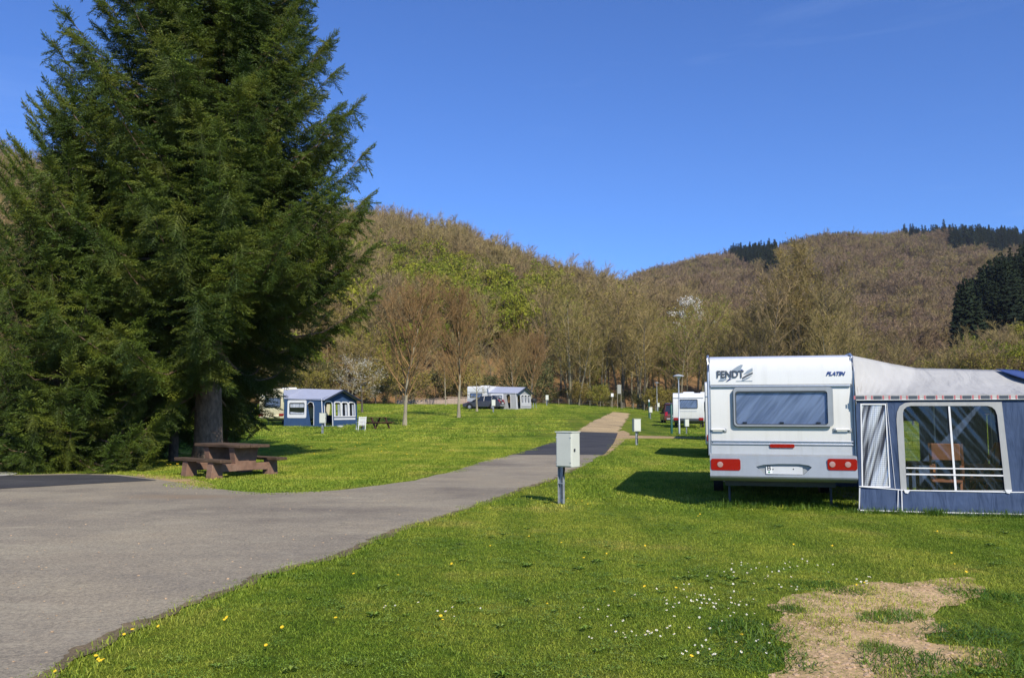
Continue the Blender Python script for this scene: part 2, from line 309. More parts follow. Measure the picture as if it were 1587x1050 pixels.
def mat_fabric(name, col, var=.1, wr=(0, 6, 1.2, .03), rough=.75, trans=.0, weave=True):
    m, ns, ln, b = _nt(name); tc = ns.new('ShaderNodeTexCoord'); mm = ns.new('ShaderNodeMapping'); mm.inputs['Rotation'].default_value = (0, R(wr[0]), 0); mm.inputs['Scale'].default_value = (wr[1], wr[2], wr[2])
    ln.new(tc.outputs['Object'], mm.inputs[0]); n = node(ns, 'ShaderNodeTexNoise', Scale=1, Detail=4, Distortion=.5); ln.new(mm.outputs[0], n.inputs['Vector'])
    n2 = node(ns, 'ShaderNodeTexNoise', Scale=2.2, Detail=8, Roughness=.7); ln.new(tc.outputs['Object'], n2.inputs['Vector'])
    r = ramp(ns, [(.3, [c * (1 - var) for c in col]), (.7, [min(1, c * (1 + var)) for c in col])]); ln.new(n2.outputs[0], r.inputs[0]); ln.new(r.outputs[0], b.inputs['Base Color'])
    bp = node(ns, 'ShaderNodeBump', Strength=.8, Distance=wr[3]); ln.new(n.outputs[0], bp.inputs['Height']); ln.new(bp.outputs[0], b.inputs['Normal'])
    b.inputs['Roughness'].default_value = rough; b.inputs['Specular IOR Level'].default_value = .25
    if trans:
        t = ns.new('ShaderNodeBsdfTranslucent'); ln.new(r.outputs[0], t.inputs['Color']); mx = node(ns, 'ShaderNodeMixShader'); mx.inputs[0].default_value = trans
        ln.new(b.outputs[0], mx.inputs[1]); ln.new(t.outputs[0], mx.inputs[2]); ln.new(mx.outputs[0], ns['Material Output'].inputs[0])
    return m
M['fab_blue'] = mat_fabric('blue awning cloth', (.074, .112, .205), .18, (40, 5, 1, .10), trans=.3)
M['fab_grey'] = mat_fabric('pale grey awning cloth', (.42, .42, .405), .06, (20, 4, 1, .03), trans=.1)
M['fab_roof'] = mat_fabric('awning roof cloth', (.60, .585, .55), .06, (12, 3.2, 1.2, .09), trans=.3)
M['fab_roof_blue'] = mat_fabric('blue roof cloth', (.06, .10, .27), .1, trans=.15)
M['fab_far_roof'] = mat_fabric('blue grey roof cloth', (.36, .38, .46), .06, (0, 2, 1, .03))
M['fab_far_blue'] = mat_fabric('deep blue awning cloth', (.035, .075, .16), .12, (20, 4, 1, .03))
M['fab_dark'] = mat_fabric('dark awning trim', (.03, .038, .055), .1)
M['piping'] = pmat('white piping', (.74, .73, .71), .6, .06, 5)
M['foil'] = None
def mat_foil():
    m, ns, ln, b = _nt('silver slit curtain'); tc = ns.new('ShaderNodeTexCoord')
    m0 = ns.new('ShaderNodeMapping'); m0.inputs['Rotation'].default_value = (0, R(-14), 0); mp = ns.new('ShaderNodeMapping'); mp.inputs['Scale'].default_value = (11, 1, .8)
    ln.new(tc.outputs['Object'], m0.inputs[0]); ln.new(m0.outputs[0], mp.inputs[0])
    w = node(ns, 'ShaderNodeTexNoise', Scale=1, Detail=2, Roughness=.5, Distortion=.3); ln.new(mp.outputs[0], w.inputs['Vector'])
    v = node(ns, 'ShaderNodeTexChecker', Scale=46); m2 = ns.new('ShaderNodeMapping'); m2.inputs['Rotation'].default_value = (0, R(45), 0); m2.inputs['Scale'].default_value = (1, .001, 1)
    ln.new(tc.outputs['Object'], m2.inputs[0]); ln.new(m2.outputs[0], v.inputs['Vector'])
    b.inputs['Metallic'].default_value = .55; b.inputs['Roughness'].default_value = .38
    r = ramp(ns, [(.42, (.07, .07, .085)), (.57, (.86, .86, .86))]); ln.new(w.outputs[0], r.inputs[0])  # light and shade of the hanging folds painted into the base colour
    mx = node(ns, 'ShaderNodeMixRGB', blend_type='MULTIPLY'); mx.inputs[0].default_value = .38; ln.new(r.outputs[0], mx.inputs[1]); ln.new(v.outputs['Color'], mx.inputs[2]); ln.new(mx.outputs[0], b.inputs['Base Color'])
    v.inputs['Color1'].default_value = (1, 1, 1, 1); v.inputs['Color2'].default_value = (.2, .2, .22, 1)
    bp = node(ns, 'ShaderNodeBump', Strength=1, Distance=.05); ln.new(w.outputs[0], bp.inputs['Height'])
    b2 = node(ns, 'ShaderNodeBump', Strength=.5, Distance=.006); ln.new(v.outputs['Fac'], b2.inputs['Height']); ln.new(bp.outputs[0], b2.inputs['Normal']); ln.new(b2.outputs[0], b.inputs['Normal'])
    return m
M['foil'] = mat_foil()
M['navy'] = pmat('navy lettering', (.03, .06, .22), .4, .05, 5)
M['logogrey'] = pmat('dark grey lettering', (.07, .08, .095), .4, .05, 5)
M['logopale'] = pmat('grey blue swoosh', (.28, .33, .38), .4, .05, 5)
M['plate'] = pmat('plate base', (.55, .56, .56), .4, .04, 5)
M['green_sticker'] = pmat('green sticker ink', (.03, .25, .09), .5, .05, 5)
M['cabinet'] = pmat('pale green grey cabinet', (.60, .61, .515), .45, .05, 4, dirt=(.50, .50, .41))
M['cab_dark'] = pmat('cable black', (.02, .02, .02), .5, .2, 5)
M['table_top'] = pmat('mossy timber', (.085, .05, .028), .9, .45, 7, .008, 40, stretch=(.25, 2, 2), dirt=(.06, .055, .02))
M['table_leg'] = pmat('red stained timber', (.20, .112, .072), .9, .3, 6, .006, 40, stretch=(.5, 1, 1), dirt=(.27, .20, .15))
M['brownwood'] = pmat('brown wood', (.07, .026, .013), .7, .3, 8, .004)
M['campwood'] = pmat('orange brown wood', (.33, .13, .055), .6, .2, 8)
M['greenpost'] = pmat('dark green paint', (.012, .085, .06), .45, .15, 6)
M['carpaint'] = pmat('dark violet grey paint', (.038, .035, .045), .25, .08, 3, coat=.8)
M['carred'] = pmat('rust red paint', (.10, .032, .018), .35, .15, 3, coat=.5)
M['daisy'] = pmat('white petals', (.8, .8, .78), .7, .03, 5); M['yellow'] = pmat('yellow petals', (.78, .52, .012), .7, .1, 5)
M['stone'] = pmat('pinkish stone', (.40, .30, .23), .9, .25, 9, .01); M['pebble'] = pmat('pebble', (.48, .325, .19), .9, .3, 12, .004)
M['signgrey'] = pmat('pale board', (.30, .30, .26), .6, .1, 6)
M['fence'] = pmat('grey timber', (.26, .23, .17), .9, .25, 7)

# ------------------------------------------------------------------ object helpers
def tag(o, label=None, cat=None, group=None, kind=None):
    if label: o['label'] = label
    if cat: o['category'] = cat
    if group: o['group'] = group
    if kind: o['kind'] = kind
    return o
def empty(name, loc=(0, 0, 0), rz=0., label=None, cat=None, group=None):
    o = bpy.data.objects.new(name, None); COL.objects.link(o); o.location = loc; o.rotation_euler = (0, 0, rz)
    o.empty_display_size = .2
    return tag(o, label, cat, group)
def link(name, me, parent=None, link_it=True):
    o = bpy.data.objects.new(name, me)
    if link_it: COL.objects.link(o)
    if parent is not None: o.parent = parent
    return o
def copy_tree(o, parent=None):
    c = o.copy(); COL.objects.link(c)
    if parent is not None: c.parent = parent
    for ch in list(o.children): copy_tree(ch, c)
    return c
class MB:
    def __init__(s): s.v = []; s.f = []
    def add(s, vs, fs):
        n = len(s.v); s.v += [tuple(p) for p in vs]; s.f += [tuple(i + n for i in f) for f in fs]; return s
    def hexa(s, b, t):     # four bottom, four top
        return s.add(list(b) + list(t), [(3, 2, 1, 0), (4, 5, 6, 7), (0, 1, 5, 4), (1, 2, 6, 5), (2, 3, 7, 6), (3, 0, 4, 7)])
    def box(s, x0, x1, y0, y1, z0, z1):
        return s.hexa([(x0, y0, z0), (x1, y0, z0), (x1, y1, z0), (x0, y1, z0)], [(x0, y0, z1), (x1, y0, z1), (x1, y1, z1), (x0, y1, z1)])
    def prism_x(s, prof, x0, x1):     # profile of (y, z), counter-clockwise seen from +x
        n = len(prof)
        vs = [(x0, y, z) for y, z in prof] + [(x1, y, z) for y, z in prof]
        return s.add(vs, [tuple(range(n - 1, -1, -1)), tuple(range(n, 2 * n))] + [(i, (i + 1) % n, n + (i + 1) % n, n + i) for i in range(n)])
    def prism_y(s, prof, y0, y1):     # profile of (x, z)
        n = len(prof)
        vs = [(x, y0, z) for x, z in prof] + [(x, y1, z) for x, z in prof]
        return s.add(vs, [tuple(range(n)), tuple(range(2 * n - 1, n - 1, -1))] + [(i, n + i, n + (i + 1) % n, (i + 1) % n) for i in range(n)])
    def tube(s, pts, rad, n=8, caps=True):
        pts = [Vector(p) for p in pts]
        if not hasattr(rad, '__len__'): rad = [rad] * len(pts)
        rings = []; up = Vector((0, 0, 1))
        base = len(s.v)
        for i, p in enumerate(pts):
            d = (pts[min(i + 1, len(pts) - 1)] - pts[max(i - 1, 0)]).normalized()
            ref = Vector((1, 0, 0)) if abs(d.z) > .9 else up
            a = d.cross(ref).normalized(); b = d.cross(a)
            for k in range(n):
                t = 2 * math.pi * k / n
                s.v.append(tuple(p + (a * math.cos(t) + b * math.sin(t)) * rad[i]))
        for i in range(len(pts) - 1):
            for k in range(n):
                s.f.append((base + i * n + k, base + i * n + (k + 1) % n, base + (i + 1) * n + (k + 1) % n, base + (i + 1) * n + k))
        if caps:
            s.f.append(tuple(base + k for k in range(n - 1, -1, -1))); s.f.append(tuple(base + (len(pts) - 1) * n + k for k in range(n)))
        return s
    def lathe(s, prof, n=16, c=(0, 0, 0), axis='z'):   # prof (r, h)
        base = len(s.v)
        for r, h in prof:
            for k in range(n):
                t = 2 * math.pi * k / n; x, y = r * math.cos(t), r * math.sin(t)
                p = (x, y, h) if axis == 'z' else (h, x, y) if axis == 'x' else (x, h, y)
                s.v.append((p[0] + c[0], p[1] + c[1], p[2] + c[2]))
        for i in range(len(prof) - 1):
            for k in range(n):
                s.f.append((base + i * n + k, base + i * n + (k + 1) % n, base + (i + 1) * n + (k + 1) % n, base + (i + 1) * n + k))
        s.f.append(tuple(base + k for k in range(n))); s.f.append(tuple(base + (len(prof) - 1) * n + k for k in range(n)))
        return s
    def mesh(s, name, m, smooth=None):
        me = bpy.data.meshes.new(name); me.from_pydata(s.v, [], s.f)
        bm = bmesh.new(); bm.from_mesh(me); bmesh.ops.recalc_face_normals(bm, faces=bm.faces); bm.to_mesh(me); bm.free()
        if m: me.materials.append(m)
        if smooth:
            me.shade_smooth(); me.set_sharp_from_angle(angle=R(smooth))
        return me
    def build(s, name, m, parent=None, smooth=None, bevel=0, kind=None):
        o = link(name, s.mesh(name, m, smooth), parent)
        if bevel:
            b = o.modifiers.new('bevel', 'BEVEL'); b.width = bevel; b.segments = 2; b.limit_method = 'ANGLE'; b.angle_limit = R(40)
        if kind: o['kind'] = kind
        return o
def np_mesh(name, V, T, m, tint=None, smooth=False):
    """triangle mesh from arrays"""
    V = np.asarray(V, np.float32); T = np.asarray(T, np.int32)
    me = bpy.data.meshes.new(name); me.vertices.add(len(V)); me.vertices.foreach_set('co', V.ravel())
    me.loops.add(T.size); me.loops.foreach_set('vertex_index', T.ravel())
    me.polygons.add(len(T)); me.polygons.foreach_set('loop_start', np.arange(0, T.size, 3, dtype=np.int32))
    me.update(calc_edges=True)
    if tint is not None:
        a = me.attributes.new('tint', 'FLOAT', 'POINT'); a.data.foreach_set('value', np.asarray(tint, np.float32))
    if m: me.materials.append(m)
    return me
def rounded(x0, x1, z0, z1, r, n=5, corners=(1, 1, 1, 1)):
    """rounded rectangle outline in 2-D: corners bottom-left, bottom-right, top-right, top-left"""
    pts = []
    for (cx, cz, a0, on) in ((x0 + r, z0 + r, 180, corners[0]), (x1 - r, z0 + r, 270, corners[1]), (x1 - r, z1 - r, 0, corners[2]), (x0 + r, z1 - r, 90, corners[3])):
        if on:
            for k in range(n + 1):
                a = R(a0 + 90 * k / n); pts.append((cx + r * math.cos(a), cz + r * math.sin(a)))
        else:
            pts.append((x0 if cx < (x0 + x1) / 2 else x1, z0 if cz < (z0 + z1) / 2 else z1))
    return pts
def sheet(name, m, parent, outer, holes=(), v=0., thick=.01, to3=None, smooth=None):
    """flat panel with openings, outline in (u, z), lying in local y = v, given a thickness"""
    bm = bmesh.new(); edges = []
    to3 = to3 or (lambda u, z: (u, v, z))
    for loop in [outer] + list(holes):
        vs = [bm.verts.new(to3(*p)) for p in loop]
        for i in range(len(vs)): edges.append(bm.edges.new((vs[i], vs[(i + 1) % len(vs)])))
    bmesh.ops.triangle_fill(bm, use_beauty=True, use_dissolve=False, edges=edges)
    bmesh.ops.recalc_face_normals(bm, faces=bm.faces)
    me = bpy.data.meshes.new(name); bm.to_mesh(me); bm.free(); me.materials.append(m)
    o = link(name, me, parent)
    if thick:
        s = o.modifiers.new('thickness', 'SOLIDIFY'); s.thickness = thick; s.offset = 0
    return o
def ring(name, m, parent, outer, inner, v, thick): return sheet(name, m, parent, outer, [inner], v, thick)
def lettering(text, size, m, parent, name, u, z, v, shear=0., width=None, ext=.004, bold=.0, spacing=1.0):
    cu = bpy.data.curves.new(name, 'FONT'); cu.body = text; cu.size = size; cu.shear = shear; cu.extrude = ext; cu.offset = bold; cu.space_character = spacing; cu.resolution_u = 3
    o = bpy.data.objects.new(name, cu); COL.objects.link(o)
    bpy.context.view_layer.update()
    me = bpy.data.meshes.new_from_object(o.evaluated_get(bpy.context.evaluated_depsgraph_get()))
    bpy.data.objects.remove(o); bpy.data.curves.remove(cu)
    n = len(me.vertices); co = np.empty(n * 3, np.float32); me.vertices.foreach_get('co', co); co = co.reshape(-1, 3)
    k = 1.0
    if width: k = width / (co[:, 0].max() - co[:, 0].min())
    out = np.stack([(co[:, 0] - co[:, 0].min()) * k + u, np.full(n, v) - co[:, 2], co[:, 1] + z], 1)
    me.vertices.foreach_set('co', out.astype(np.float32).ravel()); me.update()
    me.materials.clear(); me.materials.append(m)
    return link(name, me, parent)

# value noise for outlines
_perm = np.random.RandomState(3).rand(64, 64)
def vnoise(x, y):
    xi = math.floor(x); yi = math.floor(y); fx = x - xi; fy = y - yi
    fx = fx * fx * (3 - 2 * fx); fy = fy * fy * (3 - 2 * fy)
    a = _perm[xi % 64, yi % 64]; b = _perm[(xi + 1) % 64, yi % 64]; c = _perm[xi % 64, (yi + 1) % 64]; d = _perm[(xi + 1) % 64, (yi + 1) % 64]
    return (a * (1 - fx) + b * fx) * (1 - fy) + (c * (1 - fx) + d * fx) * fy
def fnoise(x, y): return vnoise(x, y) * .55 + vnoise(x * 2.1 + 9, y * 2.1) * .3 + vnoise(x * 4.3, y * 4.3 + 5) * .15
# ================================================================== SETTING
def grid_mesh(name, xs, ys, m, zf):
    X, Y = np.meshgrid(xs, ys); Z = zf(X, Y); nx, ny = len(xs), len(ys)
    V = np.stack([X.ravel(), Y.ravel(), Z.ravel()], 1)
    i = np.arange(nx * ny).reshape(ny, nx)
    a, b, c, d = i[:-1, :-1].ravel(), i[:-1, 1:].ravel(), i[1:, 1:].ravel(), i[1:, :-1].ravel()
    T = np.concatenate([np.stack([a, b, c], 1), np.stack([a, c, d], 1)])
    return link(name, np_mesh(name, V, T, m))
xs = np.concatenate([[-4000, -1500, -700, -400], np.arange(-250, -80, 10), np.arange(-80, 80, 2.5), np.arange(80, 251, 10), [400, 700, 1500, 4000]])
ys = np.concatenate([[-3000, -800, -200, -60], np.arange(-20, 120, 2.0), np.arange(120, 330, 10), [500, 900, 2000, 5000]])
o = grid_mesh('ground', xs, ys, M['ground'], gz); tag(o, kind='structure')

def depth_of(px, py):
    p = onground(px, py); return p.x, p.y
right_px = [(-60, 1110), (60, 1050), (180, 985), (250, 958), (330, 925), (430, 885), (520, 862), (620, 822), (700, 796), (760, 775), (850, 745), (905, 722), (936, 703), (950, 686), (957, 669)]
left_px = [(420, 764), (470, 763), (520, 760), (580, 753), (640, 745), (700, 731), (750, 715), (808, 702), (862, 684), (893, 669)]
track_r = [(957, 669), (967, 656), (974, 645), (978, 638)]; track_l = [(893, 669), (914, 656), (936, 645), (951, 638)]
fork_px = [(-160, 735), (0, 736), (120, 734), (180, 735), (245, 743), (290, 751), (330, 757), (375, 762), (420, 764)]
RR = [depth_of(*p) for p in right_px]; LL = [depth_of(*p) for p in left_px]; FK = [depth_of(*p) for p in fork_px]
TR = [depth_of(*p) for p in track_r]; TL = [depth_of(*p) for p in track_l]
def interp_edge(E, y): return np.interp(y, [p[1] for p in E], [p[0] for p in E])
y_join = LL[0][1]; y_end = LL[-1][1]
def wob(x, y, a=.12): return (fnoise(x * .9, y * .9) - .5) * 1.3 * a + (vnoise(x * 3.7, y * 3.7) - .5) * 1.1 * a
def loft_rows(rows, name, m, lift, nx=14):
    V = []; T = []
    for (xl, xr, y) in rows:
        for k in range(nx + 1):
            x = xl + (xr - xl) * k / nx
            V.append((x, y, g(x, y) + lift))
    n = nx + 1
    for j in range(len(rows) - 1):
        for k in range(nx):
            a = j * n + k; T += [(a, a + 1, a + 1 + n), (a, a + 1 + n, a + n)]
    return V, T
rows1 = [(-34.0, float(interp_edge(RR, y)) + wob(y, 3, .10), y) for y in np.arange(2.0, y_join, .25)] + [(-34.0, float(interp_edge(RR, y_join)), y_join)]
rows2 = [(float(interp_edge(LL, y)) + wob(y, 9, .10), float(interp_edge(RR, y)) + wob(y, 3, .10), y) for y in np.concatenate([np.arange(y_join, y_end, .3), [y_end]])]
V1, T1 = loft_rows(rows1, 'r', None, .012); V2, T2 = loft_rows(rows2, 'r', None, .012)
# the arm that leaves to the left
fx = np.arange(-34, LL[0][0] + .01, .25); V3 = []; T3 = []
for x in fx:
    yt = max(y_join, float(interp_edge([(b, a) for a, b in FK], x)) + wob(x, 5, .10)); 
    for k in range(5): y = y_join + (yt - y_join) * k / 4; V3.append((x, y, g(x, y) + .012))
for j in range(len(fx) - 1):
    for k in range(4):
        a = j * 5 + k; T3 += [(a, a + 5, a + 6), (a, a + 6, a + 1)]
V = V1 + V2 + V3; T = T1 + [tuple(i + len(V1) for i in t) for t in T2] + [tuple(i + len(V1) + len(V2) for i in t) for t in T3]
tag(link('road', np_mesh('road', V, T, M['asphalt'])), kind='structure')
# black patch of new asphalt across the lane, and the gravel track after it
y0p = depth_of(936, 705)[1]
rowsp = [(float(interp_edge(LL, y)) - .1, float(interp_edge(RR, y)) + .05, y) for y in np.linspace(y0p, y_end, 20)]
Vp, Tp = loft_rows(rowsp, 'p', None, .019); tag(link('road_patch', np_mesh('road_patch', Vp, Tp, M['asphalt_new'])), kind='structure')
rowst = [(float(interp_edge(TL, y)) + wob(y, 2, .3), float(interp_edge(TR, y)) + wob(y, 7, .3), y) for y in np.linspace(y_end, min(TL[-1][1], TR[-1][1]), 60)]
Vt, Tt = loft_rows(rowst, 't', None, .014); tag(link('gravel_track', np_mesh('gravel_track', Vt, Tt, M['gravel'])), kind='structure')
def poly_sheet(name, pts, m, lift, fine=.0):
    """irregular patch on the ground from an outline of ground points"""
    out = []
    for i in range(len(pts)):
        a = Vector(pts[i][:2]); b = Vector(pts[(i + 1) % len(pts)][:2]); n = max(2, int((b - a).length / .09))
        for k in range(n):
            p = a.lerp(b, k / n); r = .16 * fine
            out.append((p.x + (fnoise(p.x * 3.1, p.y * 3.1) - .5) * 2 * r + rnd.uniform(-.02, .02) * fine, p.y + (fnoise(p.x * 3.1 + 30, p.y * 3.1) - .5) * 2 * r + rnd.uniform(-.02, .02) * fine))
    bm = bmesh.new(); vs = [bm.verts.new((x, y, g(x, y) + lift)) for x, y in out]
    ed = [bm.edges.new((vs[i], vs[(i + 1) % len(vs)])) for i in range(len(vs))]
    bmesh.ops.triangle_fill(bm, use_beauty=True, use_dissolve=False, edges=ed)
    for f in bm.faces:
        if f.normal.z < 0: f.normal_flip()
    me = bpy.data.meshes.new(name); bm.to_mesh(me); bm.free(); me.materials.append(m)
    return tag(link(name, me), kind='structure'), out
gp = lambda L: [onground(*p) for p in L]
poly_sheet('road_strip', gp([(-160, 738), (0, 738), (120, 736), (180, 737), (243, 745), (180, 748), (90, 753), (0, 758), (-160, 768)]), M['asphalt_new'], .019, .15)
poly_sheet('concrete_slab', gp([(-80, 729), (5, 731), (28, 734), (20, 737), (0, 738.5), (-80, 738)]), M['concrete'], .026)
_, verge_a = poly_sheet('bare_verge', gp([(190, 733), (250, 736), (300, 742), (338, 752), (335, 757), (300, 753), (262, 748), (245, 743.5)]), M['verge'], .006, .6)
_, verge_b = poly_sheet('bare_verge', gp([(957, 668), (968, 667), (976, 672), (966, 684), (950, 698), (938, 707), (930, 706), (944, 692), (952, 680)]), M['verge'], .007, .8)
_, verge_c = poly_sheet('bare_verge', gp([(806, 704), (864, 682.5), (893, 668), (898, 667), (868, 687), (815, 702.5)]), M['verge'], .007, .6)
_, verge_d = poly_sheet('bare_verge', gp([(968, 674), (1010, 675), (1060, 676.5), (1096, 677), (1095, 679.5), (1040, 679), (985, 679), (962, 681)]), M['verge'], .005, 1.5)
soil_px = [(1196, 935), (1222, 921), (1262, 917), (1300, 914), (1345, 904), (1400, 906), (1450, 896), (1490, 893), (1528, 906), (1520, 925), (1490, 938), (1440, 944), (1452, 960), (1470, 976), (1442, 990), (1480, 1000), (1530, 1008), (1566, 1020), (1560, 1034), (1480, 1042), (1440, 1056), (1420, 1072), (1186, 1080), (1205, 1030), (1214, 1010), (1200, 985), (1208, 960)]
_, soil_out = poly_sheet('bare_soil', gp(soil_px), M['soil'], .008, 1.0)
def inside(poly, x, y):
    c = False; j = len(poly) - 1
    for i in range(len(poly)):
        if (poly[i][1] > y) != (poly[j][1] > y) and x < (poly[j][0] - poly[i][0]) * (y - poly[i][1]) / (poly[j][1] - poly[i][1]) + poly[i][0]: c = not c
        j = i
    return c
SO = np.array(soil_out)
def soil_dist(x, y): return float(np.sqrt(((SO - [x, y]) ** 2).sum(1).min()))
# crumbling earth where the lawn meets the asphalt
vv = []; vt = []
ys_ = np.arange(4.3, 24, .035)
for y in ys_:
    x = float(interp_edge(RR, y)) + wob(y, 3, .10); a = .02 + .20 * max(0, fnoise(y * 4.3, 4) - .42) + .03 * rnd.random(); b_ = .03 + .22 * max(0, fnoise(y * 3.1, 11) - .3)
    vv += [(x - a, y, g(x, y) + .0165), (x + b_, y, g(x, y) + .0165)]
for i in range(len(ys_) - 1): vt += [(2 * i, 2 * i + 1, 2 * i + 3), (2 * i, 2 * i + 3, 2 * i + 2)]
tag(link('earth_fringe', np_mesh('earth_fringe', vv, vt, M['fringe'])), kind='structure')
def on_road(x, y, e=0.):
    if y < y_join + .001: return x < interp_edge(RR, y) + e
    if y <= y_end and interp_edge(LL, y) - e < x < interp_edge(RR, y) + e: return True
    if y > y_end and y < TL[-1][1] and interp_edge(TL, y) - e < x < interp_edge(TR, y) + e: return True
    if x < LL[0][0] and y < interp_edge([(b, a) for a, b in FK], x) + e: return True
    return False

# ------------------------------------------------------------------ hills
def slope(name, foot, crest, m, nv=26, nu=70, bulge=.0, rough=1.5, back=60):
    """hillside between a foot line and a crest line; returns a sampler"""
    A = np.array([tuple(p) for p in foot], float); B = np.array([tuple(p) for p in crest], float)
    s = np.linspace(0, len(A) - 1, nu + 1)
    fa = np.stack([np.interp(s, np.arange(len(A)), A[:, k]) for k in range(3)], 1)
    fb = np.stack([np.interp(s, np.arange(len(B)), B[:, k]) for k in range(3)], 1)
    def P(u, v):
        su = u * (len(A) - 1)
        a = np.array([np.interp(su, np.arange(len(A)), A[:, k]) for k in range(3)]); b = np.array([np.interp(su, np.arange(len(B)), B[:, k]) for k in range(3)])
        p = a + (b - a) * v
        p[2] += bulge * (b[2] - a[2]) * math.sin(math.pi * v)
        w = math.sin(math.pi * min(1, max(0, v)))
        p[2] += (fnoise(p[0] * .018, p[1] * .018) - .5) * 2 * rough * w * 6
        return p
    V = []; T = []
    for i in range(nu + 1):
        u = i / nu
        for j in range(nv + 1): V.append(P(u, j / nv))
        q = V[-1]; a = fb[i] - fa[i]; a[2] = 0; a /= np.linalg.norm(a)
        V.append(q + a * back + np.array([0, 0, -back * .25]))
        V.append(q + a * back * 4 + np.array([0, 0, -back * 2.0]))
    n = nv + 3
    for i in range(nu):
        for j in range(n - 1):
            a = i * n + j; T += [(a, a + n, a + n + 1), (a, a + n + 1, a + 1)]
    ob = link(name, np_mesh(name, V, T, m)); ob.data.shade_smooth(); tag(ob, kind='structure')
    return P
def hp(px, py, y, th): p = atdepth(px, py, y); p.z -= th; return p
left_crest = [hp(-900, 120, 330, 12), hp(-400, 180, 335, 12), hp(-60, 235, 340, 12), hp(60, 262, 345, 12), hp(260, 300, 360, 12), hp(520, 341, 385, 12), hp(600, 350, 400, 12), hp(700, 368, 420, 12), hp(800, 407, 445, 12), hp(870, 433, 470, 12),
              hp(930, 450, 500, 12), hp(990, 476, 530, 12), hp(1060, 520, 560, 12), hp(1150, 575, 600, 12)]
lf = [(-260, 40), (-170, 70), (-120, 88), (-92, 100), (-66, 112), (-46, 124), (-24, 136), (-4, 148), (16, 160), (32, 170), (50, 184), (74, 205), (105, 245), (150, 330)]
left_foot = [Vector((x, y, g(x, y) - .3)) for x, y in lf]
PL = slope('hillside', left_foot, left_crest, M['hill'], bulge=.03)
right_crest = [hp(860, 470, 780, 13), hp(950, 452, 800, 13), hp(1000, 428, 820, 13), hp(1100, 401, 840, 13), hp(1200, 387, 850, 13), hp(1300, 370, 860, 13), hp(1390, 366, 870, 13), hp(1500, 366, 880, 13), hp(1587, 371, 890, 13), hp(1750, 380, 900, 13), hp(2100, 390, 900, 13)]
right_foot = [Vector(((p - 793.5) / F * 300, 300, 3.4)) for p in (860, 930, 1000, 1080, 1160, 1240, 1330, 1420, 1520, 1700, 2000)]
PR = slope('far_hill', right_foot, right_crest, M['hill_far'], nv=30, rough=3.2, bulge=.05)
spur_crest = [hp(1452, 600, 190, 3), hp(1480, 560, 200, 12), hp(1505, 500, 214, 13), hp(1535, 455, 230, 13), hp(1562, 432, 245, 13), hp(1592, 414, 258, 13), hp(1680, 380, 280, 13), hp(1900, 330, 300, 13)]
spur_foot = [Vector(((p - 793.5) / F * y, y, g((p - 793.5) / F * y, y) - .3)) for p, y in ((1425, 165), (1440, 150), (1462, 142), (1490, 136), (1530, 130), (1580, 126), (1700, 120), (1950, 110))]
PS = slope('hill_spur', spur_foot, spur_crest, M['hill'], nv=14, nu=30, rough=.3)

# ------------------------------------------------------------------ trees
def prisms(segs, k):
    """tapered k-sided sticks from an array of (p0, p1, r0, r1)"""
    S_ = np.asarray(segs, np.float64)
    p0, p1, r0, r1 = S_[:, 0:3], S_[:, 3:6], S_[:, 6], S_[:, 7]
    d = p1 - p0; d /= np.linalg.norm(d, axis=1, keepdims=True) + 1e-9
    ref = np.where(np.abs(d[:, 2:3]) > .9, np.array([[1., 0, 0]]), np.array([[0, 0, 1.]]))
    a = np.cross(d, ref); a /= np.linalg.norm(a, axis=1, keepdims=True); b = np.cross(d, a)
    V = []
    for (p, r) in ((p0, r0), (p1, r1)):
        for i in range(k):
            t = 2 * math.pi * i / k
            V.append(p + (a * math.cos(t) + b * math.sin(t)) * r[:, None])
    V = np.stack(V, 1); n = len(S_); off = (np.arange(n) * 2 * k)[:, None]
    T = []
    for i in range(k):
        j = (i + 1) % k
        T += [np.concatenate([off + i, off + j, off + k + j], 1), np.concatenate([off + i, off + k + j, off + k + i], 1)]
    return V.reshape(-1, 3), np.concatenate(T)
def ribbons(segs, rs):
    """single thin triangles for the finest twigs: (p0, p1, width)"""
    S_ = np.asarray(segs, np.float64); p0, p1, w = S_[:, 0:3], S_[:, 3:6], S_[:, 6:7]
    d = p1 - p0; r = rs.normal(size=d.shape); a = np.cross(d, r); a /= np.linalg.norm(a, axis=1, keepdims=True) + 1e-9
    V = np.stack([p0 - a * w / 2, p0 + a * w / 2, p1], 1).reshape(-1, 3)
    return V, np.arange(len(V)).reshape(-1, 3)
def leaves(pts, size, rs):
    P = np.asarray(pts, np.float64); n = len(P); a = rs.normal(size=(n, 3)); a /= np.linalg.norm(a, axis=1, keepdims=True)
    b = np.cross(a, rs.normal(size=(n, 3))); b /= np.linalg.norm(b, axis=1, keepdims=True); s = size * (.6 + .8 * rs.rand(n, 1))
    V = np.stack([P - a * s * .5, P + b * s * .45, P + a * s * .5], 1).reshape(-1, 3)
    return V, np.arange(n * 3).reshape(-1, 3)
def join(parts):
    V = []; T = []; n = 0
    for v, t in parts: V.append(v); T.append(t + n); n += len(v)
    return np.concatenate(V), np.concatenate(T)
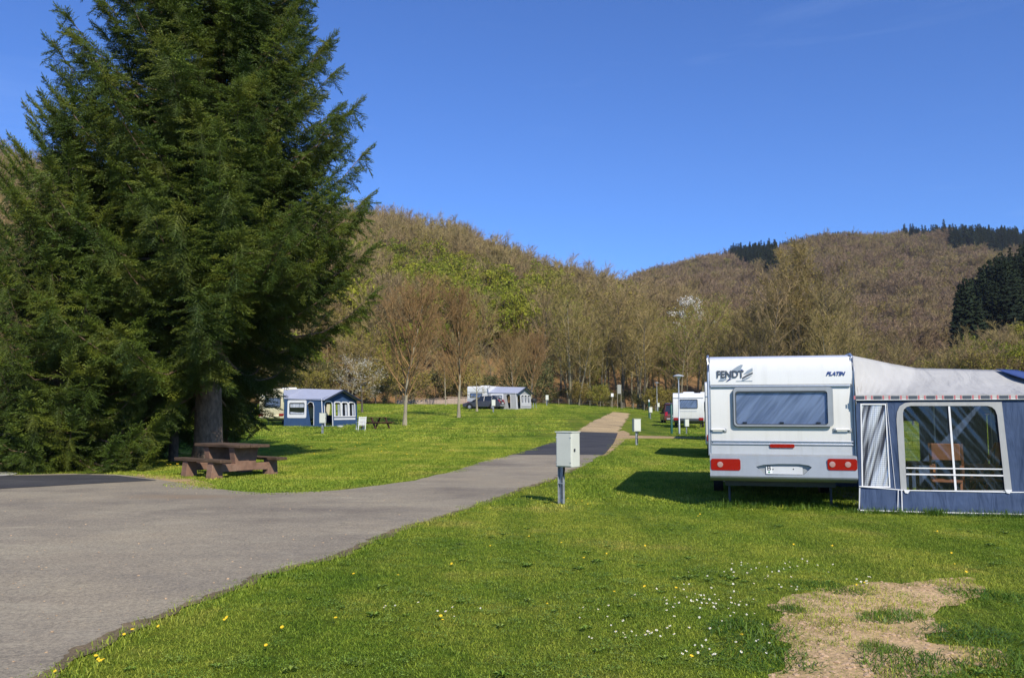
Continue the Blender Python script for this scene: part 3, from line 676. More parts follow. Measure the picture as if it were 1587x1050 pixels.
def tree_data(seed, h, r0, clear, spread, form, n_limb, sub=7, twig=8, tw=.03, tl=.9, fine=2, leaf=0, leafsize=.2, lean=.0, multi=1):
    """a bare broad-leaved tree: (trunk V,T), (crown V,T), (leaf points)"""
    rr = random.Random(seed); rs = np.random.RandomState(seed)
    trunk = []; big = []; small = []; tips = []
    stems = []
    for sidx in range(multi):
        az = rr.uniform(0, 6.28); ln = lean + (.10 if multi > 1 else 0); p = Vector((0, 0, -.1)); d = Vector((ln * math.cos(az), ln * math.sin(az), 1)).normalized()
        pts = [p.copy()]; n = 9; hh = h * rr.uniform(.86, 1.0) if sidx else h
        for i in range(n):
            d = (d + Vector((rr.uniform(-.07, .07), rr.uniform(-.07, .07), .06))).normalized(); p = p + d * (hh * .93 / n); pts.append(p.copy())
        rad = [r0 * (1 - .93 * (i / n) ** .9) + .01 for i in range(n + 1)]; rad[0] *= 1.35
        trunk.append((pts, rad)); stems.append((pts, rad, hh))
    for pts, rad, hh in stems:
        for i in range(n_limb // multi):
            t = clear + (.97 - clear) * (i + rr.random() * .8) / (n_limb // multi)
            f = t * 9; k = min(8, int(f)); p = pts[k].lerp(pts[k + 1], f - k)
            q = (t - clear) / (1 - clear)
            if form == 'upright': L = spread * (1.55 * (1 - q) ** .55 + .25) * rr.uniform(.8, 1.15); el = R(rr.uniform(44, 68))
            elif form == 'forest': L = spread * (.55 + .9 * math.sin(math.pi * min(1, q * .8 + .15))) * rr.uniform(.7, 1.2); el = R(rr.uniform(25, 58))
            elif form == 'broom': L = spread * (1.2 * (1 - q) ** .6 + .3) * rr.uniform(.7, 1.2); el = R(rr.uniform(35, 62))
            else: L = spread * (.5 + .75 * math.sin(math.pi * min(1, q * .9 + .2))) * rr.uniform(.7, 1.2); el = R(rr.uniform(8, 45))
            az = i * 2.4 + rr.uniform(-.5, .5)
            d = Vector((math.cos(az) * math.cos(el), math.sin(az) * math.cos(el), math.sin(el))); lr = max(.012, min(r0 * .42, L * .017)); ns_ = 5; lp = [p.copy()]; ldir = []
            for j in range(ns_):
                d = (d + Vector((rr.uniform(-.14, .14), rr.uniform(-.14, .14), .09))).normalized(); p2 = p + d * (L / ns_)
                big.append((*p, *p2, lr * (1 - .17 * j), lr * (1 - .17 * (j + 1)))); ldir.append(d.copy()); p = p2; lp.append(p.copy())
            for s_ in range(sub):
                f = rr.uniform(.22, 1.0) * ns_; j = min(ns_ - 1, int(f)); b0 = lp[j].lerp(lp[j + 1], f - j)
                v = Vector((rr.gauss(0, 1), rr.gauss(0, 1), rr.gauss(0, 1))); dd = (ldir[j] + v.normalized() * .75 + Vector((0, 0, .2))).normalized()
                l2 = L * .36 * rr.uniform(.6, 1.25) * (1.15 - .4 * f / ns_); r2 = max(.006, lr * .35); b1 = b0 + dd * l2
                big.append((*b0, *b1, r2, r2 * .4))
                for w in range(twig):
                    c0 = b0.lerp(b1, rr.uniform(.1, 1)); v = Vector((rr.gauss(0, 1), rr.gauss(0, 1), rr.gauss(0, 1))).normalized()
                    d3 = (dd + v * .8 + Vector((0, 0, .25))).normalized(); l3 = tl * rr.uniform(.5, 1.2); c1 = c0 + d3 * l3; small.append((*c0, *c1, tw))
                    for q_ in range(fine):
                        e0 = c0.lerp(c1, rr.uniform(.2, .9)); v = Vector((rr.gauss(0, 1), rr.gauss(0, 1), rr.gauss(0, 1))).normalized()
                        e1 = e0 + (d3 + v * .8).normalized() * l3 * .6; small.append((*e0, *e1, tw * .75)); tips.append(e1)
                    tips.append(c1)
    tb = MB()
    for pts, rad in trunk: tb.tube(pts, rad, 8)
    crown = join([prisms(big, 4), ribbons(small, rs)])
    lv = None
    if leaf:
        T_ = np.array([tuple(t) for t in tips]); idx = rs.randint(0, len(T_), leaf)
        lv = leaves(T_[idx] + rs.normal(scale=.16, size=(leaf, 3)), leafsize, rs)
    return tb, crown, lv
def crown_mesh(name, crown, lv, mt, ml, seed=0):
    rs = np.random.RandomState(seed); parts = [crown] + ([lv] if lv is not None else [])
    V, T = join(parts); nt = len(T); tint = rs.rand(len(T)); tintv = np.repeat(.5, len(V)); tintv[T.ravel()] = np.repeat(tint, 3)
    me = np_mesh(name, V, T, mt, tintv)
    if lv is not None:
        me.materials.append(ml); mi = np.zeros(nt, np.int32); mi[len(crown[1]):] = 1; me.polygons.foreach_set('material_index', mi)
    return me
def make_tree(name, label, cat, group, loc, rz, sc, tm, cm, part='crown'):
    e = empty(name, loc, rz, label, cat, group); e.scale = (sc[0], sc[0], sc[1])
    link('trunk', tm, e); link(part, cm, e); return e

# ---- conifers
def far_conifer(seed, h, r):
    rr = random.Random(seed); V = []; T = []
    for i in range(330):
        q = rr.random() ** 1.35 * .97; z = h * (.05 + .95 * q); L = (r * (1 - q) ** .8 + .25) * rr.uniform(.65, 1.15); az = rr.uniform(0, 6.283)
        c, s = math.cos(az), math.sin(az); w = L * rr.uniform(.22, .38) + .1; dz = -L * rr.uniform(.25, .6); b = len(V); k = rr.uniform(0, .3) * L
        V += [(c * k, s * k, z + .25), (c * L * .6 - s * w, s * L * .6 + c * w, z + dz * .75), (c * L, s * L, z + dz * .7 + .25), (c * L * .6 + s * w, s * L * .6 - c * w, z + dz * .75)]
        T += [(b, b + 1, b + 2), (b, b + 2, b + 3)]
    b = len(V); V += [(.25, 0, 0), (-.15, .2, 0), (-.15, -.2, 0), (0, 0, h * 1.03)]; T += [(b, b + 1, b + 3), (b + 1, b + 2, b + 3), (b + 2, b, b + 3)]
    return np.array(V), np.array(T)

# ------------------------------------------------------------------ scatter through geometry nodes (stuff only)
def scatter(name, pts, rot, scl, idx, protos, tilt=None):
    n = len(pts); me = bpy.data.meshes.new(name); me.vertices.add(n); me.vertices.foreach_set('co', np.asarray(pts, np.float32).ravel())
    rv = np.zeros((n, 3), np.float32); rv[:, 2] = rot
    a = me.attributes.new('rot', 'FLOAT_VECTOR', 'POINT'); a.data.foreach_set('vector', rv.ravel())
    scl = np.asarray(scl, np.float32)
    if scl.ndim == 1: scl = np.repeat(scl[:, None], 3, 1)
    a = me.attributes.new('scl', 'FLOAT_VECTOR', 'POINT'); a.data.foreach_set('vector', scl.ravel())
    a = me.attributes.new('idx', 'INT', 'POINT'); a.data.foreach_set('value', np.asarray(idx, np.int32))
    for p in protos:
        for m in p.data.materials:
            if m.name not in me.materials: me.materials.append(m)
    ob = link(name, me); pc = bpy.data.collections.new(name + ' kinds')
    for i, p in enumerate(protos): p.name = 'kind_%02d_%s' % (i, name); pc.objects.link(p)
    ng = bpy.data.node_groups.new(name + ' nodes', 'GeometryNodeTree')
    ng.interface.new_socket('Geometry', in_out='INPUT', socket_type='NodeSocketGeometry'); ng.interface.new_socket('Geometry', in_out='OUTPUT', socket_type='NodeSocketGeometry')
    N = ng.nodes; L = ng.links
    gi = N.new('NodeGroupInput'); go = N.new('NodeGroupOutput'); ip = N.new('GeometryNodeInstanceOnPoints'); ci = N.new('GeometryNodeCollectionInfo')
    ci.inputs['Collection'].default_value = pc; ci.inputs['Separate Children'].default_value = True; ci.inputs['Reset Children'].default_value = True
    def at(nm, ty): q = N.new('GeometryNodeInputNamedAttribute'); q.data_type = ty; q.inputs['Name'].default_value = nm; return q.outputs['Attribute']
    e2r = N.new('FunctionNodeEulerToRotation'); L.new(at('rot', 'FLOAT_VECTOR'), e2r.inputs[0])
    ip.inputs['Pick Instance'].default_value = True
    L.new(gi.outputs[0], ip.inputs['Points']); L.new(ci.outputs[0], ip.inputs['Instance']); L.new(at('idx', 'INT'), ip.inputs['Instance Index'])
    L.new(e2r.outputs[0], ip.inputs['Rotation']); L.new(at('scl', 'FLOAT_VECTOR'), ip.inputs['Scale']); L.new(ip.outputs[0], go.inputs[0])
    md = ob.modifiers.new('scatter', 'NODES'); md.node_group = ng
    return tag(ob, kind='stuff')
def proto(me): return bpy.data.objects.new('kind', me)

# hill woods -------------------------------------------------------
def whole(td): tb, cr, lv = td; V = np.array(tb.v); F_ = []
def hill_proto(seed, mt, ml=None, leaf=0, h=13, spread=4.0, form='forest', leafsize=.5, tw=.075, nl=16, sub=6, twig=6):
    tb, cr, lv = tree_data(seed, h, .17, .35, spread, form, nl, sub, twig, tw, 1.5, 1, leaf, leafsize)
    me = crown_mesh('tree', cr, lv, mt, ml, seed)
    bm = bmesh.new(); bm.from_mesh(me); tmp = tb.mesh('t', None); bm.from_mesh(tmp); bm.to_mesh(me); bm.free()
    return proto(me)
woodsL = [hill_proto(11 + i, M['twig_hill'], spread=3.2 + .5 * i, h=12 + i, twig=9) for i in range(4)] + \
         [hill_proto(31 + i, M['twig_hill'], M['leaf_green'], 2600, 11, 3.9, leafsize=.55) for i in range(2)] + \
         [hill_proto(41 + i, M['twig_hill'], M['leaf_olive'], 1100, 12, 3.8, leafsize=.45) for i in range(2)] + \
         [proto(np_mesh('conifer', *far_conifer(5 + i, 18, 2.9), M['far_needle'])) for i in range(2)]
def sow(P, n, choose, vmax=1.0, umin=0., umax=1., hscale=1.0, seed=1, power=1.0):
    rs = np.random.RandomState(seed); pts = []; idx = []; sc = []
    k = 0
    while k < n:
        u = umin + (umax - umin) * rs.rand(); v = rs.rand() ** power * vmax
        p = P(u, v); i, s = choose(u, v, p, rs); k += 1
        if i is None: continue
        pts.append(p - np.array([0, 0, .4])); idx.append(i); sc.append(s * hscale * (.55 + .8 * rs.rand()))
    return pts, rs.rand(len(pts)) * 6.28, sc, idx
def pix(p):
    y = p[1]; z = p[2] - EYE; c, s = math.cos(PITCH), math.sin(PITCH); d = y * c + z * s
    return 793.5 + F * p[0] / d, 525 - F * (z * c - y * s) / d
def choose_left(u, v, p, rs):
    X, Y = pix(p); q = fnoise(p[0] * .02, p[1] * .02); s = 1.0
    if v < .05: s = .75
    green = .04
    if 480 < X < 740 and 425 + 40 * q < Y < 560: green = .85 if q > .40 else .35
    if 690 < X < 880 and 500 < Y < 610: green = .8 if q > .40 else .35
    if Y > 545 and X < 640: green = .35
    if X > 900: green = .05
    if X > 885 and v > .95: return 8 + rs.randint(2), .8
    if v < .11 and X > 640 and rs.rand() < .75: return None, 0
    r = rs.rand()
    if r < green: return 4 + rs.randint(2), s * .9
    if r < green + .12 or (X > 850 and r < green + .35): return 6 + rs.randint(2), s
    return rs.randint(4), s
a = sow(PL, 5200, choose_left, seed=3); scatter('hillside_woods', *a, woodsL)
bpy.data.objects['hillside_woods']['label'] = 'brown bare spring woods with fresh green patches covering the left hill'
woodsR = [hill_proto(61 + i, M['twig_far'], tw=.13, h=12, spread=3.6 + .5 * i, nl=14, sub=6, twig=8) for i in range(4)] + [hill_proto(71 + i, M['twig_far'], M['leaf_olive'], 420, 12, 4.2, leafsize=.7, tw=.13, nl=14, sub=6, twig=7) for i in range(2)] + \
         [proto(np_mesh('conifer', *far_conifer(15 + i, 20, 3.8), M['far_needle'])) for i in range(2)]
def choose_right(u, v, p, rs):
    X, Y = pix(p); q = fnoise(p[0] * .006, p[1] * .006)
    if X > 1394 + (1 - v) * 260 and v > .68 + .03 * math.sin(X * .02): return 6 + rs.randint(2), 1.05
    if 1208 < X < 1310 and v > .90: return 6 + rs.randint(2), .9
    if 1114 < X < 1205 and 385 < Y < 408 + (X - 1114) * .55: return 6 + rs.randint(2), 1.0
    if 1110 < X < 1200 and v > .93 and rs.rand() < .7: return 6 + rs.randint(2), .8
    r = rs.rand()
    if r < (.35 if q > .56 else .06): return 4 + rs.randint(2), .9
    return rs.randint(4), 1.0
a = sow(PR, 11500, choose_right, seed=5, umin=.04, umax=.95, power=.8); scatter('far_hill_woods', *a, woodsR)
bpy.data.objects['far_hill_woods']['label'] = 'purplish brown woods with dark conifer stands on the far right hill'
def choose_ridge(u, v, p, rs):
    X, Y = pix(p)
    if (X > 1394 + (1 - v) * 260 and v > .68 + .03 * math.sin(X * .02)) or (1208 < X < 1310 and v > .95) or (1114 < X < 1205 and 385 < Y < 408 + (X - 1114) * .55): return rs.randint(2), .85
    return None, 0
a = sow(PR, 9000, choose_ridge, seed=8, umin=.25, umax=.95, power=.5); scatter('ridge_conifers', *a, [proto(p_.data) for p_ in woodsR[6:8]])
bpy.data.objects['ridge_conifers']['label'] = 'dark conifer stands along the crest of the far right hill'
def choose_spur(u, v, p, rs):
    X, Y = pix(p)
    if v > .30 and X > 1490: return 8 + rs.randint(2), .95
    return (4 + rs.randint(2), .5) if rs.rand() < .3 else (rs.choice([0, 1, 2, 3, 6, 7]), .52)
protoS = [proto(p.data) for p in woodsL]
a = sow(PS, 900, choose_spur, seed=6); scatter('spur_woods', *a, protoS)
bpy.data.objects['spur_woods']['label'] = 'dark conifers above bare bushes on the steep spur at the right'

# belt of separate trees at the foot of the hills ------------------
belt = []
for i in range(6):
    tb, cr, lv = tree_data(101 + i, 20 - 1.2 * (i % 3), .23, .30, 4.3, 'forest', 24, 7, 6, .05, 1.25, 2, (2400, 1300)[i % 2] if i in (1, 3, 4, 5) else 300, .24, lean=.05, multi=1 if i % 2 == 0 else 2)
    belt.append((tb.mesh('trunk', M['bark'] if i % 3 else M['bark_dark'], 40), crown_mesh('crown', cr, lv, M['twig_belt'] if i % 2 else M['twig_hill'], M['leaf_green'] if i == 4 else M['leaf_olive'], i)))
alder = []
for i in range(4):
    tb, cr, lv = tree_data(161 + i, 19, .26, .30, 3.7, 'forest', 20, 7, 6, .05, 1.2, 2, 700, .22, lean=.12, multi=1 + i % 2)
    alder.append((tb.mesh('trunk', M['bark_dark'], 40), crown_mesh('crown', cr, lv, M['twig_dark'], M['leaf_olive'], i)))
brs = random.Random(21); nb = 0
spots = []
for k in range(36):
    px = brs.uniform(835, 1098); y = brs.uniform(140, 192); x = (px - 793.5) / F * y
    spots.append((x, y, brs.uniform(.72, 1.08)))
for k in range(9):
    px = brs.uniform(520, 850); y = brs.uniform(128, 150); x = (px - 793.5) / F * y
    spots.append((x, y, brs.uniform(.42, .62)))
for (x, y, s) in spots:
    tm, cm = belt[brs.randrange(6)]
    # some stand a little way up the slope
    z = g(x, y)
    for (u0) in np.linspace(.3, .95, 60):
        pass
    make_tree('bare_tree', 'tall bare grey brown tree in the belt at the foot of the left hill', 'tree', 'belt trees at the foot of the left hill', (x, y, z - .3), brs.uniform(0, 6.28), (s, s), tm, cm)
for k in range(30):
    px = brs.uniform(1105, 1455); y = brs.uniform(92, 150); x = (px - 793.5) / F * y
    if px < 1150: y = brs.uniform(120, 160); x = (px - 793.5) / F * y
    tall = 1.0 if 1150 < px < 1310 else .72
    s = tall * y / 125 * brs.uniform(.62, .9); tm, cm = alder[brs.randrange(4)] if k % 4 else belt[brs.randrange(6)]
    make_tree('bare_tree', 'bare dark trunked tree in the belt behind the caravans on the right', 'tree', 'belt trees behind the right hand caravans', (x, y, g(x, y) - .3), brs.uniform(0, 6.28), (s, s), tm, cm)
tb, cr, lv = tree_data(131, 27, .30, .2, 4.6, 'upright', 40, 9, 9, .055, 1.3, 2, 3500, .24, lean=.02, multi=2)
yb = 125; x = (1245 - 793.5) / F * yb
make_tree('bare_tree', 'tallest pale trunked tree with yellow green buds rising behind the white caravan roof', 'tree', None, (x, yb, g(x, yb) - .3), 1.0, (1, 1), tb.mesh('trunk', M['bark_pale'], 40), crown_mesh('crown', cr, lv, M['twig_belt'], M['leaf_olive'], 5))
for px, y, sc in ((1172, 128, .70), (1200, 122, .80), (1222, 131, .86), (1268, 127, .92), (1290, 120, .78), (1312, 133, .72)):
    x = (px - 793.5) / F * y; tm, cm = (alder + belt)[(px // 3) % 6]; sc *= 1.28
    make_tree('bare_tree', 'bare dark trunked tree in the belt behind the caravans on the right', 'tree', 'belt trees behind the right hand caravans', (x, y, g(x, y) - .3), px * .1, (sc, sc), tm, cm)
# white flowering tree at the right end of the belt
tb, cr, lv = tree_data(141, 13, .16, .25, 4.0, 'round', 16, 7, 7, .05, .8, 1, 2200, .30)
y = 175; p = atdepth(1082, 560, y)
make_tree('flowering_tree', 'white blossoming tree on the slope above the small white caravan', 'tree', None, (p.x, y, p.z - 1.5), 0, (1, 1.15), tb.mesh('trunk', M['bark_dark'], 40), crown_mesh('crown', cr, lv, M['twig_belt'], M['blossom'], 5))
# bushes along the far edge of the meadow
bush_me = []
for i in range(4):
    rs = np.random.RandomState(200 + i); tb, cr, lv = tree_data(210 + i, 2.6, .04, .05, 1.7, 'round', 14, 6, 7, .035, .5, 2, 2600, .17, multi=2)
    bush_me.append((tb.mesh('stem', M['bark_dark'], 40), crown_mesh('foliage', cr, lv, M['twig_hill'], M['bush_leaf'] if i % 2 else M['leaf_olive'], i)))
def bush(label, group, x, y, s, k, sz=1):
    e = empty('bush', (x, y, g(x, y) - .1), brs.uniform(0, 6.28), label, 'bush', group); e.scale = (s, s, s * sz); link('stem', bush_me[k][0], e); link('foliage', bush_me[k][1], e)
for k in range(22):
    px = brs.uniform(855, 1040); y = brs.uniform(138, 152); bush('low grey green bush along the far edge of the meadow', 'bushes along the far edge of the meadow', (px - 793.5) / F * y, y, brs.uniform(.6, 1.35), brs.randrange(4))
for k in range(17):
    px = brs.uniform(380, 850); y = brs.uniform(118, 134); bush('scrubby bush under the trees at the foot of the left hill', 'bushes at the foot of the left hill', (px - 793.5) / F * y, y, brs.uniform(.9, 2.2), brs.randrange(4))
for k in range(12):
    px = brs.uniform(1100, 1640); y = brs.uniform(100, 150); bush('bushy undergrowth shrub behind the awning on the right', 'bushes behind the right hand caravans', (px - 793.5) / F * y, y, brs.uniform(.9, 1.9), brs.randrange(4))

# trees standing on the meadow ------------------------------------
lime = []
for i in range(3):
    tb, cr, lv = tree_data(301 + i, 10.5, .15, .20, 3.5, 'upright', 40, 9, 9, .020, .66, 2)
    lime.append((tb.mesh('trunk', M['bark_pale'], 40), crown_mesh('crown', cr, lv, M['twig_red'], None, i)))
small = []
for i in range(2):
    tb, cr, lv = tree_data(321 + i, 6.5, .075, .3, 1.3, 'upright', 18, 6, 7, .016, .5, 1)
    small.append((tb.mesh('trunk', M['bark_pale'], 40), crown_mesh('crown', cr, lv, M['twig_red'], None, i)))
def meadow(label, px, py, top, protos, k, nat_h, wide=1.0, name='bare_tree'):
    p = onground(px, py); H = EYE + (638 - top) / F * p.y - p.z; s = H / nat_h
    return make_tree(name, label, 'tree', None, p, k * 1.3 + .4, (s * wide, s), *protos[k % len(protos)])
meadow('large upright tree with reddish bare twigs, first right of the blue awning', 627, 660, 452, lime, 0, 10.5, 1.0)
meadow('large upright bare tree standing left of the far dark car', 711, 647, 462, lime, 1, 10.5, .85)
meadow('reddish twigged bare tree at the right end of the far grey awning', 798, 633, 524, lime, 2, 10.5, 1.0)
meadow('slender reddish tree with a small dark barbecue at its foot', 823, 632, 520, lime, 0, 10.5, .8)
meadow('thin bare young tree beyond the two large meadow trees', 691, 628, 545, small, 0, 6.5)
meadow('thin young tree standing alone before the far edge bushes', 901, 624, 560, small, 1, 6.5)
meadow('slim young tree behind the large reddish meadow tree', 641, 625, 540, small, 1, 6.5)
tb, cr, lv = tree_data(341, 4.2, .15, .38, 1.9, 'round', 9, 4, 4, .04, .5, 1)
meadow('small gnarled pruned tree in front of the far dark car', 739, 637.5, 585, [(tb.mesh('trunk', M['bark_pale'], 40), crown_mesh('crown', cr, lv, M['twig_belt'], None, 1))], 0, 4.2, 1.0, 'fruit_tree')
tb, cr, lv = tree_data(351, 5.2, .12, .3, 2.2, 'round', 16, 7, 7, .022, .55, 1, 2200, .09)
blo = [(tb.mesh('trunk', M['bark_dark'], 40), crown_mesh('crown', cr, lv, M['twig_belt'], M['blossom'], 1))]
meadow('fruit tree in white blossom behind the blue awning', 561, 640, 562, blo, 0, 5.2, 1.0, 'fruit_tree')
meadow('smaller blossoming fruit tree near the stone wall', 600, 622, 572, blo, 0, 5.2, 1.0, 'fruit_tree')
# ------------------------------------------------------------------ the big spruces
def spray_template(seed):
    rs = np.random.RandomState(seed); V = []; T = []
    def tri(a, b, c): n = len(V); V.extend([a, b, c]); T.append((n, n + 1, n + 2))
    def shoot(p, d, L):
        d = d / np.linalg.norm(d); r = np.array([d[1], -d[0], 0.3]); r /= np.linalg.norm(r); u = np.cross(d, r)
        tri(p - r * .011, p + r * .011, p + d * L)
        for s in np.linspace(.06, .95, 6):
            for k in range(2):
                an = rs.rand() * 6.28; rad = r * math.cos(an) + u * math.sin(an); q = p + d * L * s
                e = q + (d * .75 + rad * .62) * .085 * (1.15 - .5 * s); w = np.cross(d, rad) * .013
                tri(q - w, q + w, e)
    ax = lambda t: np.array([t, .05 * math.sin(5 * t + seed), -.20 * t * t])
    for t in np.arange(.06, .98, .085):
        for sgn in (-1, 1):
            an = R(rs.uniform(38, 60)); L = (.40 * (1 - t) ** .7 + .10) * rs.uniform(.75, 1.2)
            shoot(ax(t), np.array([math.cos(an), sgn * math.sin(an), rs.uniform(-.45, .12)]), L)
    shoot(ax(.95), np.array([1, 0, -.1]), .17)
    a = [ax(t) for t in np.linspace(0, 1, 5)]
    for i in range(4): tri(a[i] + np.array([0, .012, 0]), a[i] - np.array([0, .012, 0]), a[i + 1])
    return np.array(V), np.array(T)
TPL = [spray_template(i) for i in range(4)]
def spruce_crown(seed, H, z0, prof, step=.42, per=7, droop=.16, sp=.21, low=None):
    """prof(z) -> branch length; sprays hang along each branch"""
    rr = random.Random(seed); rs = np.random.RandomState(seed)
    mats = [[] for _ in TPL]; tint = [[] for _ in TPL]; wood = []
    z = z0
    while z < H - .3:
        n = per if z < H * .85 else 5; a0 = rr.uniform(0, 6.28)
        for k in range(n):
            az = a0 + 6.283 * k / n + rr.uniform(-.25, .25); L = prof(z, az) * rr.uniform(.72, 1.12)
            if L < .3: continue
            hb = z + rr.uniform(-.2, .2); q = (z - z0) / (H - z0)
            tilt = -.30 + .85 * q + rr.uniform(-.08, .08); up = .22 + .15 * rr.random()
            rad = np.array([math.cos(az), math.sin(az), 0.]); side = np.array([-rad[1], rad[0], 0.]); bend = rr.uniform(-.12, .12)
            def P(s): return rad * (L * s) + side * (bend * L * s * s) + np.array([0, 0, hb + L * (tilt * s - droop * math.sin(math.pi * s) + up * s ** 3)])
            pts = [P(s) for s in np.linspace(0, 1, 7)]
            for i in range(6):
                r0 = max(.008, .016 * L ** .8 * (1 - i / 6.5)); wood.append((*pts[i], *pts[i + 1], r0, r0 * .8))
            tb = rr.random(); s = .16 + .1 * rr.random(); j = 0
            while s < 1.0:
                p = P(s); t = P(min(1, s + .02)) - P(max(0, s - .02)); t /= np.linalg.norm(t)
                b = np.cross(t, [0, 0, 1.]); b /= np.linalg.norm(b)
                for sgn in (-1, 1):
                    an = R(rr.uniform(40, 68)); d = t * math.cos(an) + b * sgn * math.sin(an); d[2] -= rr.uniform(.1, .6)
                    d /= np.linalg.norm(d); u = np.cross(d, b * sgn if abs(np.dot(d, b)) < .95 else t); u = np.array([0, 0, 1.]) - d * d[2]; u /= np.linalg.norm(u); w = np.cross(u, d)
                    ro = rr.uniform(-.5, .5); u2 = u * math.cos(ro) + w * math.sin(ro); w2 = np.cross(u2, d)
                    sc = min(.95, .34 + .15 * L) * (1.12 - .5 * s) * rr.uniform(.7, 1.25)
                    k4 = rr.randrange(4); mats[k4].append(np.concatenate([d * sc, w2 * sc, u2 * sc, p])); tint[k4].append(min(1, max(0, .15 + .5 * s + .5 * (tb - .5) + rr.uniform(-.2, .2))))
                if s > .3 and rr.random() < .75:          # hanging twigs below the bough
                    d = np.array([rad[0] * .35 + rr.uniform(-.25, .25), rad[1] * .35 + rr.uniform(-.25, .25), -1.]); d /= np.linalg.norm(d); w2 = np.cross(d, rad); w2 /= np.linalg.norm(w2); u2 = np.cross(w2, d) * -1
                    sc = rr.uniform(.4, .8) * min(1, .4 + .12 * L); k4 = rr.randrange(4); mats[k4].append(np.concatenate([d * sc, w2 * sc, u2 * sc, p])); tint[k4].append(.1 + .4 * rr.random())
                s += sp / L * rr.uniform(.8, 1.2)
            for e in range(2):
                d = P(1.0) - P(.93); d /= np.linalg.norm(d); d[2] += .12 * e; b = np.cross(d, [0, 0, 1.]); b /= np.linalg.norm(b); u = np.cross(b, d)
                mats[e].append(np.concatenate([d * .75, -b * .75, u * .75, P(.93)])); tint[e].append(.75)
        z += step * rr.uniform(.8, 1.2)
    Vs = []; Ts = []; Ti = []; n = 0
    for k, (tv, tt) in enumerate(TPL):
        A = np.array(mats[k]).reshape(-1, 4, 3)
        V = np.einsum('vj,njk->nvk', tv, A[:, :3, :]) + A[:, None, 3, :]
        m = len(A); Ti.append(np.repeat(np.array(tint[k]), len(tv)))
        Ts.append((tt[None] + (np.arange(m) * len(tv))[:, None, None]).reshape(-1, 3) + n); Vs.append(V.reshape(-1, 3)); n += m * len(tv)
    V = np.concatenate(Vs); T = np.concatenate(Ts)
    wv, wt = prisms(wood, 5); nt = len(T)
    me = np_mesh('crown', np.concatenate([V, wv]), np.concatenate([T, wt + len(V)]), M['needle'], np.concatenate(Ti + [np.full(len(wv), .5)]))
    me.materials.append(M['bark_spruce']); mi = np.zeros(nt + len(wt), np.int32); mi[nt:] = 1; me.polygons.foreach_set('material_index', mi)
    return me
def spruce(label, loc, rz, H, z0, prof, r0, seed, scale=1, bend=0, **kw):
    e = empty('spruce_tree', loc, rz, label, 'tree'); cm = spruce_crown(seed, H, z0, prof, **kw)
    tb = MB(); n = 12; tb.tube([(.03 * math.sin(i * 1.7) , .03 * math.cos(i * 2.1), -.15 + (H + .1) * (i / n) ** 1.4) for i in range(n + 1)], [max(.012, r0 * (1 - (i / n) ** 1.4)) * (1.28 if i == 0 else 1.06 if i == 1 else 1) for i in range(n + 1)], 16)
    tb.build('trunk', M['bark_spruce'], e, 60); link('crown', cm, e)
    return e
yT = 25.5; xT = (325 - 793.5) / F * yT
def profA(z, az):
    q = z / 27.0
    L = 5.1 * min(1, .80 + z * .055) * (1 - max(0, q - .16) ** 1.35 * 1.48) if q < 1 else 0
    s = math.cos(az)                                   # the crown leans out to the left
    a_ = (az + math.pi) % 6.2832 - math.pi                # towards the lane the lowest boughs start higher
    if z < (5.1 if -1.2 < a_ < 1.1 else 3.5 if -2.9 < a_ <= -1.2 else 2.6): return 0
    return max(0, L * (1 - .06 * s if z > 5 else 1 - .02 * s))
spruce('huge dark green spruce towering over the picnic table', (xT, yT, g(xT, yT)), 0, 27.0, 2.6, profA, .41, 1, sp=.155, step=.37, per=8)
yB = 23.6; xB = (96 - 793.5) / F * yB
def profB(z, az): return 3.25 * min(1, .8 + .1 * z) * (1 - min(1, z / 11.0) ** 1.6)
spruceB = spruce('bushy spruce with boughs down to the ground at the left edge', (xB, yB, 0), 0, 11.0, .25, profB, .17, 4, sp=.19, step=.33, droop=.2)
yC = 29.5; xC = (354 - 793.5) / F * yC
def profC(z, az): return .75 * (1 - min(1, z / 6.0) ** 1.4)
spruce('small dark spruce tucked behind the trunk of the huge spruce', (xC, yC, g(xC, yC)), .5, 6.0, .75, profC, .09, 6, sp=.18, step=.34, droop=.24)
yD = 27.5; xD = (190 - 793.5) / F * yD
def profD(z, az): return 1.9 * (1 - min(1, z / 10) ** 1.5)
spruce('spruce in deep shade between the huge spruce and the bushy one', (xD, yD, g(xD, yD)), .2, 10, .5, profD, .13, 9, sp=.22, step=.40)
# slim bare stem between the two
p = onground(268, 716); e = empty('dead_tree', p, 0, 'slim bare brown trunk left of the huge spruce trunk', 'tree')
tb = MB(); tb.tube([(0, 0, -.1), (.02, 0, 1.2), (-.03, .02, 2.6), (.02, .05, 4.2), (.05, .0, 6)], [.155, .13, .12, .10, .05], 10); tb.build('trunk', M['bark_spruce'], e, 60)
tb = MB()
for k in range(16):
    a = k * 2.4; z = 1.4 + k * .25; L = rnd.uniform(.3, .9); tb.tube([(0, 0, z), (math.cos(a) * L * .6, math.sin(a) * L * .6, z - .02), (math.cos(a) * L, math.sin(a) * L, z - .14)], [.016, .010, .004], 5)
tb.build('limbs', M['bark_dark'], e)

